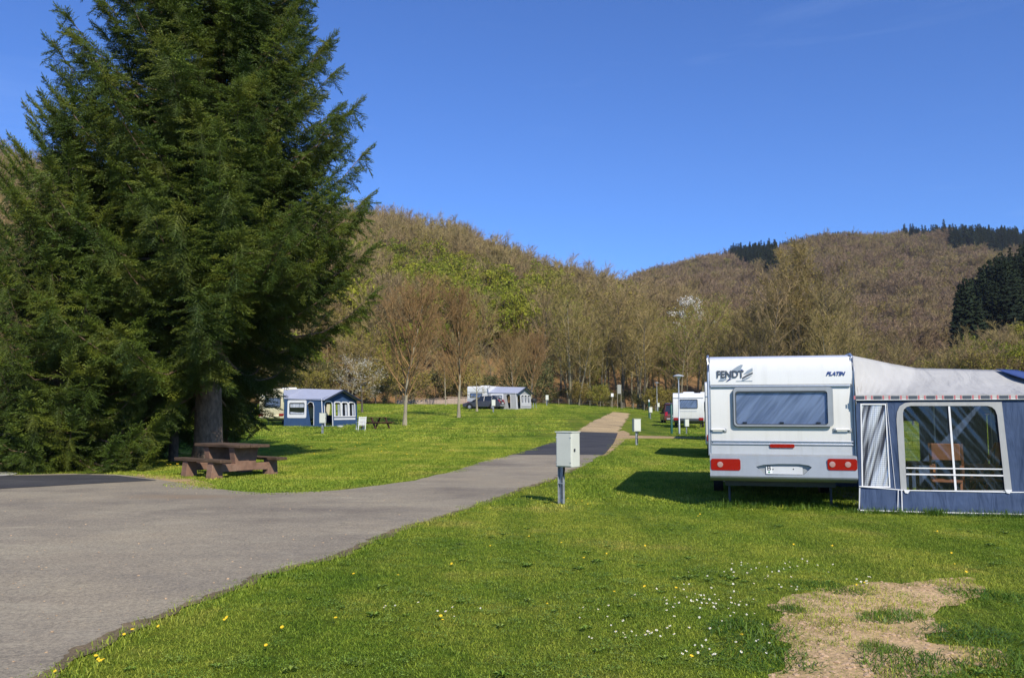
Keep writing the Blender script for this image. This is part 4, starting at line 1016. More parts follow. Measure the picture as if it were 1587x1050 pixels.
# ------------------------------------------------------------------ grass
def blades(rs, n, rad, hmin, hmax, w, lean, m):
    r = rad * np.sqrt(rs.rand(n)); t = rs.rand(n) * 6.283; x = r * np.cos(t); y = r * np.sin(t)
    h = hmin + (hmax - hmin) * rs.rand(n) ** 1.5; a = rs.rand(n) * 6.283; b = rs.rand(n) * 6.283; l = lean * rs.rand(n) ** .6
    wx, wy = np.cos(b) * w * .5, np.sin(b) * w * .5; z0 = np.full(n, -.006)
    base = np.stack([x, y, z0], 1); wv = np.stack([wx, wy, z0 * 0], 1)
    dx, dy = np.cos(a), np.sin(a)
    mid = base + np.stack([dx * h * l * .35, dy * h * l * .35, h * .62], 1); tip = base + np.stack([dx * h * l, dy * h * l, h * np.maximum(.18, 1 - .42 * l)], 1)
    V = np.stack([base - wv, base + wv, mid + wv * .8, mid - wv * .8, tip], 1).reshape(-1, 3)
    o = (np.arange(n) * 5)[:, None]; T = np.concatenate([o + [0, 1, 2], o + [0, 2, 3], o + [3, 2, 4]])
    return V, T, np.repeat(rs.rand(n), 5)
def blade_proto(seed, n, rad, hmin, hmax, w, lean, m):
    V, T, ti = blades(np.random.RandomState(seed), n, rad, hmin, hmax, w, lean, m); return proto(np_mesh('blades', V, T, m, ti))
near = [blade_proto(i, 640, .34, .014, .046, .0042, 1.9, M['blade']) for i in range(6)]
mid_ = [blade_proto(10 + i, 1300, 1.1, .025, .075, .010, 1.0, M['blade']) for i in range(3)]
far_ = [blade_proto(20 + i, 1600, 3.2, .04, .10, .03, .9, M['blade']) for i in range(3)]
grs = np.random.RandomState(17)
verges = [verge_a, verge_b, verge_c, verge_d]
def lawn(name, protos, y0, y1, cell, margin, smin=.8, smax=1.2):
    pts = []; sc = []
    y = y0
    while y < y1:
        half = y * .64 + 1.5; x = -half
        while x < half:
            qx = x + (grs.rand() - .5) * cell; qy = y + (grs.rand() - .5) * cell
            s = smin + (smax - smin) * fnoise(qx * .35, qy * .35) * 1.1
            ok = not on_road(qx, qy, margin)
            if ok and 4 < qy < 11 and qx > 1:
                d = soil_dist(qx, qy)
                if inside(soil_out, qx, qy): ok = grs.rand() < (.38 if d < .16 else .08); s *= .7
                elif d < .4: ok = grs.rand() < .5 + d; s *= .85
            if ok and any(inside(v, qx, qy) for v in verges): ok = grs.rand() < .15
            if ok: pts.append((qx, qy, g(qx, qy))); sc.append(s)
            x += cell
        y += cell
    n = len(pts); S3 = np.stack([np.ones(n), np.ones(n), np.array(sc)], 1)
    o = scatter(name, pts, grs.rand(n) * 6.28, S3, grs.randint(0, len(protos), n), protos)
    o['label'] = 'short mown green lawn grass'; return o
lawn('lawn_grass', near, 4.3, 15.5, .29, .08)
lawn('meadow_grass', mid_, 15.0, 46, .85, .7)
lawn('far_meadow_grass', far_, 45, 125, 2.5, 2.9)
# a ragged fringe along the road edges
fr = []
for E, sg in ((RR, 1), (LL, -1)):
    ya, yb = (4.5, y_end) if sg > 0 else (y_join, y_end)
    y = ya
    while y < yb:
        x = float(interp_edge(E, y)) + sg * (.08 + .12 * grs.rand()) + wob(y, 3 if sg > 0 else 9, .1)
        if not any(inside(v, x, y) for v in verges): fr.append((x, y, g(x, y)))
        y += .06 if y < 18 else .2
for x in np.arange(-16, LL[0][0], .2):
    y = float(interp_edge([(b, a) for a, b in FK], x)) + .12 + .15 * grs.rand()
    if not inside(verge_a, x, y): fr.append((x, y, g(x, y)))
frp = [blade_proto(40 + i, 60, .13, .02, .085, .005, 1.2, M['blade']) for i in range(3)]
o = scatter('edge_grass', fr, grs.rand(len(fr)) * 6.28, .8 + .5 * grs.rand(len(fr)), grs.randint(0, 3, len(fr)), frp); o['label'] = 'ragged grass growing along the road edge'
# taller grass left under the caravan and tent edges is set with them
tall_p = [blade_proto(50 + i, 70, .14, .05, .17, .006, .9, M['tuft']) for i in range(3)]
tall = []

# tufts of long grass around the bare patch
tuft_me = []
for i in range(4):
    V, T, ti = blades(np.random.RandomState(60 + i), 620, .30, .05, .17, .0065, 1.1, None)
    k = 1 - np.clip(np.hypot(V[:, 0], V[:, 1]) / .36, 0, .9); V[:, 2] *= .45 + .8 * k
    tuft_me.append(np_mesh('blades', V, T, M['tuft'], ti))
TW = 'tuft of long dark grass '
for i, (px, py, sx, sy, lab) in enumerate([(1165, 985, 1.1, 1.7, TW + 'at the left border of the bare soil'), (1178, 1022, 1.1, 1.5, TW + 'low on the left border of the bare soil'), (1282, 912, 1.35, .8, TW + 'on the upper border of the bare soil'),
        (1415, 1034, 1.15, 1.4, 'tallest bright tuft of grass in the lower bare soil'), (1505, 990, 1.6, 1.3, 'broad tuft of grass in the right part of the bare soil'), (1548, 928, 1.7, 1.1, TW + 'near the right edge of the photo, above the bare soil'),
        (1385, 958, 1.1, .7, 'low tuft of grass in the middle of the bare soil'), (1362, 1006, .5, .5, 'little sprout of grass in the bare soil, left of the tallest tuft'), (1222, 946, .5, .5, 'little tuft at the upper left corner of the bare soil'), (1583, 1036, 1.2, 1.2, 'tuft of grass at the lower right corner of the photo')]):
    p = onground(px, py); o = link('grass_tuft', tuft_me[i % 4]); o.location = p; o.rotation_euler = (0, 0, i * 1.1); o.scale = (sx, sy * .9, .55 + .25 * (i % 3 == 0)); tag(o, lab, 'grass tuft')
# clods and pebbles on the bare soil
pb = []
for i in range(3):
    bm = bmesh.new(); bmesh.ops.create_icosphere(bm, subdivisions=1, radius=1)
    for v in bm.verts: v.co *= rnd.uniform(.65, 1.2); v.co.z *= .6
    me = bpy.data.meshes.new('pebble'); bm.to_mesh(me); bm.free(); me.materials.append(M['pebble']); pb.append(proto(me))
sx0, sx1, sy0, sy1 = min(p[0] for p in soil_out), max(p[0] for p in soil_out), min(p[1] for p in soil_out), max(p[1] for p in soil_out)
pp = []
while len(pp) < 4500:
    x = sx0 + (sx1 - sx0) * grs.rand(); y = sy0 + (sy1 - sy0) * grs.rand()
    if inside(soil_out, x, y): pp.append((x, y, .008))
o = scatter('soil_crumbs', pp, grs.rand(4500) * 6.28, .004 + .024 * grs.rand(4500) ** 6, grs.randint(0, 3, 4500), pb); o['label'] = 'small stones and crumbs of earth on the bare soil'
rp = []
while len(rp) < 520:
    y = 4.5 + 22 * grs.rand() ** 1.6; x = -.64 * y + 1.1 * y * grs.rand()
    if on_road(x, y, -.05): rp.append((x, y, g(x, y) + .014))
o = scatter('road_grit', rp, grs.rand(520) * 6.28, .004 + .012 * grs.rand(520) ** 3, grs.randint(0, 3, 520), [proto(p_.data.copy()) for p_ in pb]); o['label'] = 'loose grit and small pale stones on the asphalt'
sp_ = []
for q in soil_out[::1]:
    for k in range(2):
        x, y = q[0] + grs.normal() * .09, q[1] + grs.normal() * .07
        if y > 4.3: sp_.append((x, y, .006))
NS = len(sp_) + 330
while len(sp_) < NS:
    x = sx0 + (sx1 - sx0) * grs.rand(); y = sy0 + (sy1 - sy0) * grs.rand()
    if inside(soil_out, x, y) and fnoise(x * 1.6, y * 1.6) > .47: sp_.append((x, y, .008))
spp = [blade_proto(70 + i, 26, .10, .015, .06, .004, 1.3, M['blade']) for i in range(3)]
o = scatter('sparse_grass', sp_, grs.rand(NS) * 6.28, .6 + .6 * grs.rand(NS), grs.randint(0, 3, NS), spp); o['label'] = 'sparse grass sprouting through the bare soil'
# broad-leaved weeds, clover and plantain pressed into the lawn
wd = []
for i in range(4):
    rs = np.random.RandomState(80 + i); n = 34 if i % 2 else 12; V = []; T = []
    for k in range(n):
        a = rs.rand() * 6.283; r0_ = (.11 * rs.rand() ** .5 if i % 2 else .004); L = rs.uniform(.012, .022) if i % 2 else rs.uniform(.05, .09); w = L * (.9 if i % 2 else .26); z = rs.uniform(.022, .045) if i % 2 else .012
        cx_, cy_ = (r0_ * math.cos(a * 3.7), r0_ * math.sin(a * 3.7)); c, s = math.cos(a), math.sin(a); b = len(V)
        V += [(cx_, cy_, z), (cx_ + c * L * .5 - s * w / 2, cy_ + s * L * .5 + c * w / 2, z + L * .35), (cx_ + c * L, cy_ + s * L, z + L * .22), (cx_ + c * L * .5 + s * w / 2, cy_ + s * L * .5 - c * w / 2, z + L * .35)]; T += [(b, b + 1, b + 2), (b, b + 2, b + 3)]
    wd.append(proto(np_mesh('weed', V, T, M['weed'], np.repeat(rs.rand(n), 4))))
wp = []
while len(wp) < 1100:
    y = 4.4 + 11.5 * grs.rand(); x = -.62 * y + 1.26 * y * grs.rand()
    if on_road(x, y, .1) or fnoise(x * .8 + 5, y * .8) < .47: continue
    if inside(soil_out, x, y) and grs.rand() < .93: continue
    wp.append((x, y, g(x, y) + .004))
o = scatter('lawn_weeds', wp, grs.rand(1100) * 6.28, .45 + .55 * grs.rand(1100), np.where(grs.rand(1100) < .12, 2 * grs.randint(0, 2, 1100), 1 + 2 * grs.randint(0, 2, 1100)), wd); o['label'] = 'clover and broad leaved weeds pressed into the front lawn'
# flowers
def flower(name, m, r, n, cm):
    b = MB(); b.add([(0, 0, 0)] + [(r * (1 if k % 2 else .62) * math.cos(math.pi * k / n), r * (1 if k % 2 else .62) * math.sin(math.pi * k / n), .004) for k in range(2 * n)], [(0, 1 + k, 1 + (k + 1) % (2 * n)) for k in range(2 * n)])
    me = b.mesh(name, m)
    if cm:
        c = MB(); c.lathe([(r * .3, .004), (r * .25, .009), (.001, .011)], 8); q = c.mesh('c', cm)
        bm = bmesh.new(); bm.from_mesh(me); n0 = len(bm.faces); bm.from_mesh(q); bm.faces.ensure_lookup_table()
        for f in bm.faces[n0:]: f.material_index = 1
        bm.to_mesh(me); bm.free(); me.materials.append(cm)
    return me
daisy = flower('daisy', M['daisy'], .011, 9, M['yellow']); dande = flower('dandelion', M['yellow'], .017, 12, None)
frs = random.Random(5)
def plant(me, name, px, py, label, group, s=1.0):
    p = onground(px, py)
    if on_road(p.x, p.y, .05): return
    o = link(name, me); o.location = (p.x, p.y, p.z + .048 * s); o.rotation_euler = (R(24 + frs.uniform(-14, 22)), frs.uniform(-.3, .3), frs.uniform(-.5, .5)); o.scale = (s, s, s); tag(o, label, 'flower', group)
DA = [(1060, 935, 60, 22, 16), (1105, 925, 50, 18, 22), (1160, 890, 50, 16, 20), (1135, 950, 45, 14, 10), (1030, 940, 70, 25, 8), (970, 992, 40, 5, 7), (1010, 985, 40, 14, 10), (1085, 1020, 60, 14, 12), (1055, 985, 40, 12, 5), (1270, 885, 60, 12, 9), (1338, 907, 14, 6, 9), (1230, 912, 40, 10, 8), (700, 950, 60, 12, 5), (620, 945, 40, 8, 4), (1180, 1005, 30, 25, 7), (945, 960, 50, 20, 6)]
for cx, cy, wx, wy, n in DA:
    for k in range(n): plant(daisy, 'daisy', frs.gauss(cx, wx * .6), frs.gauss(cy, wy * .6), 'small white daisy in the lawn', 'white daisies in the front lawn', frs.uniform(.6, 1.05))
YD = [(347, 967), (351, 966), (205, 985), (192, 991), (245, 978), (152, 1030), (160, 1028), (155, 1035), (148, 1026), (85, 1049), (683, 963), (686, 966), (848, 940), (520, 966), (412, 1009), (548, 896), (617, 895), (437, 981), (1048, 918), (952, 922), (999, 916), (1328, 911), (1340, 908), (1150, 992), (1072, 1026), (1480, 878), (1498, 893), (1085, 800), (1082, 803), (1230, 848), (1290, 850), (1453, 827), (1475, 862), (870, 776), (880, 775), (902, 779), (911, 784), (893, 783), (856, 776), (998, 760), (820, 835), (760, 850), (700, 880), (905, 870), (1000, 850), (940, 862), (870, 845)]
for px, py in YD: plant(dande, 'dandelion', px, py, 'yellow dandelion in the lawn', 'yellow dandelions in the lawn', frs.uniform(.6, 1.0) if py > 860 else .8)
for k in range(26): plant(dande, 'dandelion', frs.gauss(560, 70), frs.gauss(697, 9), 'yellow dandelion in the mown meadow left of the lane', 'dandelions in the left meadow', 1.5)
for k in range(14): plant(dande, 'dandelion', frs.uniform(225, 282), frs.uniform(716, 726), 'yellow dandelion by the picnic table', 'dandelions by the picnic table', 1.7)
# ================================================================== THINGS
def wheel(parent, x, y, r=.31, w=.19):
    s = 1
    t = MB(); t.lathe([(r * .62, x - w / 2), (r * .95, x - w / 2), (r, x - w / 4), (r, x + w / 4), (r * .95, x + w / 2), (r * .62, x + w / 2)], 22, (0, y, r), 'x')
    wh = t.build('wheel', M['black'], parent, 40)
    c = MB(); c.lathe([(.03, x - w * .52), (r * .58, x - w * .46), (r * .63, x - w * .5), (r * .63, x + w * .5), (r * .58, x + w * .46), (.03, x + w * .52)], 18, (0, y, r), 'x')
    c.build('rim', M['rimgrey'], wh, 40); return wh
def tail_light(parent, u0, u1, z0, z1, v, clear=()):
    o = sheet('tail_light', M['red'], parent, rounded(u0, u1, z0, z1, min(.035, (z1 - z0) * .3)), v=v, thick=.03)
    for cu in clear:
        c = MB(); c.lathe([(.048, v - .02), (.044, v - .024), (.01, v - .026)], 14, (cu, 0, (z0 + z1) / 2), 'y'); c.build('lens', M['clear'], o, 40)
    return o
def caravan(label, loc, rz, W=2.3, L=5.6, H=2.58, skin='white', lower=None, win=(.2, .8, 1.4, 2.0), zb=.46, group=None, lights=(.62, .84), rear_r=.12, cap=True, curtain='curtain', bumper='palegrey', rakez=None, bare=False):
    e = empty('caravan', loc, rz, label, 'caravan', group)
    b = MB(); r = rear_r
    prof = [(.0, zb + .12)] + [(0.0, H - r * 2.6)] + [(r * (1 - math.cos(R(a))) , H - r * 2.6 + r * 2.6 * math.sin(R(a)) - .03 * (a > 60)) for a in (20, 40, 60, 78)] + [(r + .18, H), (L * .5, H + .015), (L - .5, H), (L - .12, H - .18), (L + .02, H - .7), (L + .1, zb + .9), (L + .02, zb + .35), (L - .25, zb), (.35, zb), (.05, zb + .03)]
    prof = [(y, z) for y, z in prof][::-1]
    b.prism_x(prof, 0, W); b.build('body', M[skin], e, 30, .035)
    if not bare:
        u0, u1, z0, z1 = win; u0 *= W; u1 *= W
        sheet('curtain', M[curtain], e, rounded(u0 + .02, u1 - .02, z0 + .02, z1 - .02, .05), v=-.012, thick=.006)
        f = ring('window', M['darkgrey'], e, rounded(u0, u1, z0, z1, .08), rounded(u0 + .045, u1 - .045, z0 + .045, z1 - .045, .06), -.03, .05)
        sheet('pane', M['pane'], f, rounded(u0 + .03, u1 - .03, z0 + .03, z1 - .03, .06), v=-.04, thick=0)
        if lower:
            b = MB(); b.box(.01, W - .01, -.012, .02, zb + .13, win[2] - .12); b.build('lower_panel', M[lower], e)
        b = MB(); b.prism_x([(-.06, zb + .1), (-.07, zb + .26), (.02, zb + .32), (.04, zb + .02)], .04, W - .04); b.build('bumper', M[bumper], e, 30, .01)
        tail_light(e, .05, .42, lights[0], lights[1], -.09); tail_light(e, W - .42, W - .05, lights[0], lights[1], -.09)
        b = MB(); b.box(.02, W - .02, -.018, .005, win[3] + .1, win[3] + .13); b.build('trim_strip', M['alu'], e)
        for s in (0, 1):                        # side windows
            x = -.012 if s == 0 else W + .012
            for (y0, y1) in ((.6, 1.5), (2.6, 3.7), (4.3, 5.0)):
                if y1 < L - .3:
                    q = rounded(y0, y1, 1.35, 1.95, .08); sheet('side_window', M['darkglass'], e, q, thick=.02, to3=lambda a, z, x=x: (x, a, z))
        b = MB(); b.hexa([(W * .3, 1.6, H), (W * .7, 1.6, H), (W * .7, 2.3, H), (W * .3, 2.3, H)], [(W * .33, 1.65, H + .1), (W * .67, 1.65, H + .1), (W * .67, 2.25, H + .13), (W * .33, 2.25, H + .13)]); b.build('roof_hatch', M['white2'], e, None, .02)
    b = MB(); b.box(.25, W - .25, .6, L + .2, zb - .13, zb + .0); b.prism_y([(W / 2 - .05, .38), (W / 2 + .05, .38), (W / 2 + .05, .48), (W / 2 - .05, .48)], L, L + 1.2); b.build('chassis', M['darkgrey'], e)
    wheel(e, .14, L * .52); wheel(e, W - .14, L * .52)
    for x in (.32, W - .32):
        for y in (.75, L - .5):
            b = MB(); b.tube([(x, y, zb), (x, y - .12, .05)], .022, 6); b.box(x - .09, x + .09, y - .22, y - .04, .0, .04); b.build('corner_steady', M['darkgrey'], e)
    return e

# ---- front caravan
A1 = R(-13.5)
p = atdepth(1101, 745, 14.3); O1 = Vector((p.x, p.y, 0.0))
def P1(px, py, v=0.): return local_plane(O1, A1, px, py, v)
W1 = P1(1327, 720)[0]; H1 = P1(1101, 553)[1] + .02
van = caravan('big white caravan with grey bumper and a net curtained rear window', O1, A1, W1, 6.0, H1, 'white', zb=.47, bare=True, rear_r=.16)
def box1(name, m, pa, pb, v0, v1, parent=van, bevel=.006):
    (u0, z0), (u1, z1) = P1(*pa), P1(*pb); b = MB(); b.box(min(u0, u1), max(u0, u1), v0, v1, min(z0, z1), max(z0, z1)); return b.build(name, m, parent, None, bevel)
def poly1(name, m, pts, v, thick=.004, parent=van): return sheet(name, m, parent, [P1(x, y) for x, y in pts], v=v, thick=thick)
zt = P1(1210, 596)[1]
# raised roof panel with a shadow joint under it
b = MB(); b.prism_x([(-.028, zt), (-.03, H1 - .30), (-.018, H1 - .17), (.0, H1 - .12), (.03, H1 - .12), (.03, zt)], .015, W1 - .02); b.build('roof_panel', M['white'], van, 30, .008)
b = MB(); b.box(.03, W1 - .05, -.040, -.0, zt - .035, zt - .004); b.build('rain_gutter', M['alu'], van, None, .006)
u0, z0 = P1(1136.5, 661); u1, z1 = P1(1286.5, 600)
sheet('curtain', M['curtain'], van, rounded(u0 + .03, u1 - .03, z0 + .03, z1 - .03, .05), v=-.014, thick=.006)
win = ring('window', M['darkgrey'], van, rounded(u0, u1, z0, z1, .06), rounded(u0 + .05, u1 - .05, z0 + .05, z1 - .075, .05), -.035, .06)
ring('frame', M['silver'], win, rounded(u0 + .01, u1 + .03, z0 + .012, z1 + .008, .06), rounded(u0 + .035, u1 - .055, z0 + .035, z1 - .055, .05), -.068, .012)
sheet('pane', M['pane'], win, rounded(u0 + .03, u1 - .03, z0 + .03, z1 - .03, .06), v=-.050, thick=0)
for k in (.12, .5, .87):
    x = u0 + (u1 - u0) * k; b = MB(); b.box(x - .035, x + .035, -.048, -.030, z0 + .055, z0 + .085); b.build('latch', M['darkgrey'], win, None, .006)
for px in (1113, 1306):
    (uh, zh) = P1(px, 666); b = MB()
    b.tube([(uh - .11, 0, zh), (uh - .11, -.055, zh + .012), (uh + .10, -.055, zh + .012), (uh + .11, 0, zh - .01)], .016, 8); hd = b.build('grab_handle', M['white2'], van, 40)
    b = MB()
    for s in (-.12, .11): b.box(uh + s - .03, uh + s + .03, -.022, .0, zh - .035, zh + .03)
    b.build('bracket', M['silver'], hd, None, .008)
# belt strips
zb0 = P1(1210, 689)[1]; zb1 = P1(1210, 682.5)[1]
b = MB(); b.box(.03, W1 - .03, -.034, 0, zb0, zb0 + .022); b.box(.03, W1 - .03, -.036, 0, zb1 - .018, zb1); b.box(.05, W1 - .05, -.018, 0, zb0 + .020, zb1 - .016); b.build('belt_strip', M['alu'], van, None, .005)
zl = P1(1210, 706)[1]
b = MB(); b.box(.012, W1 - .012, -.014, .01, zl - .02, zb0 + .002); b.build('lower_panel', M['palegrey'], van, None, .004)
(ua, za) = P1(1193, 693); (uc, zc) = P1(1231, 687.5); sheet('brake_light', M['red'], van, rounded(ua, uc, za, zc, .022), v=-.024, thick=.03)
# bumper moulding with a recess for the number plate
zlo = P1(1210, 746)[1]; zmid = P1(1210, 727)[1]
hole = [P1(x, y) for x, y in ((1171, 722), (1182, 719), (1205, 717.8), (1238, 718), (1252, 720), (1257, 723), (1244, 734.8), (1186, 734.8))]
zk = P1(1210, 737.5)[1]
def bx(z):
    if z >= zk: return -.105 - .035 * (zl - z) / (zl - zk)
    t = (zk - z) / (zk - zlo); return -.14 + .16 * t * t
sheet('bumper', M['silver'], van, [(0, zk), (0, zl), (W1, zl), (W1, zk)], [hole], thick=.012, to3=lambda u, z: (u, bx(z), z))
bum = [c for c in van.children if c.name.startswith('bumper')][-1]
zs = [zlo + (zk - zlo) * i / 6 for i in range(7)] + [zl]
prof = [(bx(z), z) for z in zs]
b = MB()
for i in range(6): b.add([(0, *prof[i]), (W1, *prof[i]), (W1, *prof[i + 1]), (0, *prof[i + 1])], [(0, 1, 2, 3)])
for (y0_, z0_, y1_, z1_) in ((bx(zl), zl, bx(zl) + .03, zl + .018), (bx(zl) + .03, zl + .018, 0, zl + .03)): b.add([(0, y0_, z0_), (W1, y0_, z0_), (W1, y1_, z1_), (0, y1_, z1_)], [(0, 1, 2, 3)])
for x in (.0, W1): b.add([(x, y, z) for y, z in prof] + [(x, .06, zl), (x, .06, zlo)], [tuple(range(10))])
b.add([(0, bx(zlo), zlo), (W1, bx(zlo), zlo), (W1, .4, zlo), (0, .4, zlo)], [(0, 1, 2, 3)]); b.build('bumper_cap', M['silver'], bum, 40)
b = MB(); n = len(hole); b.add([(u, bx(z), z) for u, z in hole] + [(u, -.06, z) for u, z in hole], [(i, (i + 1) % n, n + (i + 1) % n, n + i) for i in range(n)] + [tuple(range(n, 2 * n))]); rec = b.build('plate_recess', M['silver'], bum)
pl = box1('number_plate', M['plate'], (1187, 733.5), (1243, 722), -.078, -.068, bum, .003)
st = box1('country_sticker', M['white2'], (1187, 733), (1196, 722), -.083, -.078, bum, 0)
(us, zs_) = P1(1188.6, 727.5); lettering('B', .105, M['darkgrey'], st, 'sticker_letter', us, zs_, -.0845, width=.062, ext=.001, bold=.002)
(us, zs_) = P1(1191.5, 730.5); b = MB(); b.lathe([(.016, -.0845), (.015, -.0855)], 10, (us, 0, zs_), 'y'); b.build('sticker_badge', M['green_sticker'], st)
for px in (1197.5, 1229):
    (us, zs_) = P1(px, 726); b = MB(); b.lathe([(.012, -.078), (.008, -.086)], 8, (us, 0, zs_), 'y'); b.build('plate_screw', M['darkgrey'], pl)
for (xa, xb, cl) in ((1102, 1147, (1116,)), (1281, 1326, (1288, 1312))):
    (ua, za) = P1(xa, 727); (uc, zc) = P1(xb, 710); tail_light(van, ua, uc, za, zc, -.132, [P1(c, 718)[0] for c in cl])
# awning rails at both rear corners
for x in (-.004, W1 + .004):
    b = MB(); pts = [(x, -.006, zl), (x, -.012, H1 - .45), (x, .0, H1 - .28), (x, .08, H1 - .05), (x, .30, H1 + .012), (x, 3, H1 + .02), (x, 5.4, H1 + .01)]; b.tube(pts, .022, 8); b.build('awning_rail', M['alu'], van, 40)
    b = MB(); s = .03 if x < 1 else -.03; b.tube([(p_[0] + s, p_[1] - .012, p_[2]) for p_ in pts[:4]], .008, 6); b.build('rail_seal', M['logopale'], van, 40)
# the maker's mark and the lettering, in the colours of the photograph
lv = -.036
for pts, m in (([(1131, 576), (1137, 571.5), (1142.5, 567.8), (1148, 565), (1151.5, 565.5), (1149, 570), (1148, 575)], 'logopale'), ([(1152, 580), (1158, 574), (1166, 570), (1166.5, 574.5), (1160, 578)], 'logopale'),
               ([(1150, 585), (1157, 580.5), (1166.5, 576.5), (1166.5, 579), (1158, 583), (1151, 587)], 'logogrey'), ([(1149.5, 588.5), (1158, 584.5), (1166, 581), (1160, 586), (1152, 589.5)], 'logopale'),
               ([(1126, 590), (1130, 587), (1134, 587), (1128, 590.5)], 'navy'), ([(1113, 590.5), (1116, 587), (1127, 587), (1121, 590.5)], 'logopale'), ([(1125, 591), (1130, 586.5), (1132.5, 586.5), (1127, 591)], 'logogrey')):
    poly1('logo', M[m], pts, lv, .005)
(u, z) = P1(1111, 585); (u2, _) = P1(1149, 585); lettering('FENDT', .165, M['logogrey'], van, 'lettering', u, z, lv - .008, width=(u2 - u) * 1.1, ext=.003, bold=.004)
(u, z) = P1(1149.7, 573.5); b = MB(); b.lathe([(.016, lv - .004), (.014, lv - .008)], 10, (u, 0, z), 'y'); b.build('logo', M['navy'], van)
(u, z) = P1(1280, 581.5); (u2, _) = P1(1310, 580); lettering('PLATIN', .085, M['navy'], van, 'lettering', u, z, lv - .004, shear=.35, width=u2 - u, ext=.003, bold=.0035)
(u, z) = P1(1141, 590.6); (u2, _) = P1(1166, 590); b = MB(); b.box(u, u2, lv - .002, lv + .002, z, z + .007); b.build('logo', M['logopale'], van)

# ---- awning of the front caravan
AO = O1 + Matrix.Rotation(A1, 3, 'Z') @ Vector((W1 + .01, -.10, 0))
aw = empty('awning', AO, A1, 'blue and pale grey awning tent fixed to the big white caravan', 'awning')
def PA(px, py, v=0.): return local_plane(AO, A1, px, py, v)
WA = 3.35; DA_ = 5.6
ze = PA(1328, 619)[1]; zr = 2.38
u_l = PA(1329, 700)[0]
def uz(L_): return [PA(x, y) for x, y in L_]
winL = uz([(1337, 753), (1334.5, 626), (1372, 626), (1379, 754)])
paneF = uz([(1405, 759), (1399, 640), (1400.5, 634), (1405, 630), (1411, 628.5), (1530, 628.5), (1537, 630.5), (1542, 635), (1545, 643), (1557, 759)])
bot = uz([(1331, 790)])[0]
wall_out = [(u_l, .0), (u_l, ze + .04), (WA, ze + .06), (WA, 0.0)]
sheet('near_wall', M['fab_blue'], aw, wall_out, [winL, paneF], v=0, thick=.006)
nw = [c for c in aw.children][-1]
sheet('slit_window', M['foil'], aw, uz([(1336, 754), (1333.5, 625), (1373, 625), (1380, 755)]), v=.012, thick=.004)
ring('slit_frame', M['piping'], aw, uz([(1335.5, 754.5), (1333.3, 625), (1373, 625), (1380, 755)]), uz([(1337.6, 752.5), (1335.3, 627), (1371.5, 627), (1377.8, 753)]), -.006, .005)
fr_out = uz([(1396, 761), (1389, 650), (1390, 638), (1394, 629), (1402, 624), (1412, 623), (1552, 622.5), (1568, 761)])
ring('window_frame', M['fab_grey'], aw, fr_out, paneF, -.012, .006)
V = []; (pu0, pz0), (pu1, pz1) = PA(1396, 761), PA(1562, 626); nu, nz = 110, 70
for i in range(nu + 1):
    u = pu0 + (pu1 - pu0) * i / nu
    for j in range(nz + 1):
        z = pz0 + (pz1 - pz0) * j / nz; a = u * .80 + z * .58; c = -u * .58 + z * .80          # creases run from upper left to lower right
        V.append((u, .035 + .014 * (fnoise(a * 8 + 3, c * .8) - .5) + .009 * (fnoise(a * 19, c * 1.1 + 7) - .5), z))
b = MB(); b.add(V, [(i * (nz + 1) + j, (i + 1) * (nz + 1) + j, (i + 1) * (nz + 1) + j + 1, i * (nz + 1) + j + 1) for i in range(nu) for j in range(nz)]); b.build('window_pane', M['pvc'], aw, 80)
bar = [[(1469.2, 628), (1472.2, 628), (1483, 760), (1479.5, 760)], [(1404, 723.5), (1554, 725.5), (1554, 727.3), (1404, 725.5)], [(1404, 733), (1556, 735.2), (1556, 737.5), (1404, 735.2)]]
for i, q in enumerate(bar): sheet('window_bar', M['piping'], aw, uz(q), v=-.004 - .004 * i, thick=.004)
b = MB()
def pipe(pts, r=.008, v=-.016): b.tube([(u, v, z) for u, z in uz(pts)], r, 6)
pipe([(1331, 753), (1380, 757), (1400, 759), (1568, 762), (1600, 762)], .009, -.028); pipe([(1331.5, 755), (1331, 788)], .010, -.045); pipe([(1391, 758), (1390, 792)], .008, -.052); pipe([(1396, 758), (1397, 792)], .010, -.052); pipe([(1374, 624), (1387, 756)], .004)
b.tube([(u_l, -.055, .05), (1.0, -.06, .045), (2.0, -.057, .05), (WA, -.057, .045)], .012, 6)
b.build('piping', M['piping'], aw, 40)
b = MB()
for px in (1405, 1562): (u, z) = PA(px, 761); b.prism_y([(u - .05, z + .03), (u + .05, z + .03), (u + .01, z - .03), (u - .03, z - .02)][::-1], -.045, -.030)
b.build('corner_tab', M['piping'], aw)
# skirt bulging a little
V = []; 
nu, nz = 60, 6
for i in range(nu + 1):
    u = u_l + .01 + (WA - u_l - .02) * i / nu
    for j in range(nz + 1):
        z = .015 + (PA(1400, 758)[1] - .02) * j / nz; V.append((u, -.008 - .03 * (1 - j / nz) * (.5 + 1.0 * fnoise(u * 3, j * .5)) - .03 * fnoise(u * 7 + z * 9, z * 3), z))
b = MB(); b.add(V, [(i * (nz + 1) + j, (i + 1) * (nz + 1) + j, (i + 1) * (nz + 1) + j + 1, i * (nz + 1) + j + 1) for i in range(nu) for j in range(nz)]); b.build('skirt', M['fab_blue'], aw, 80)
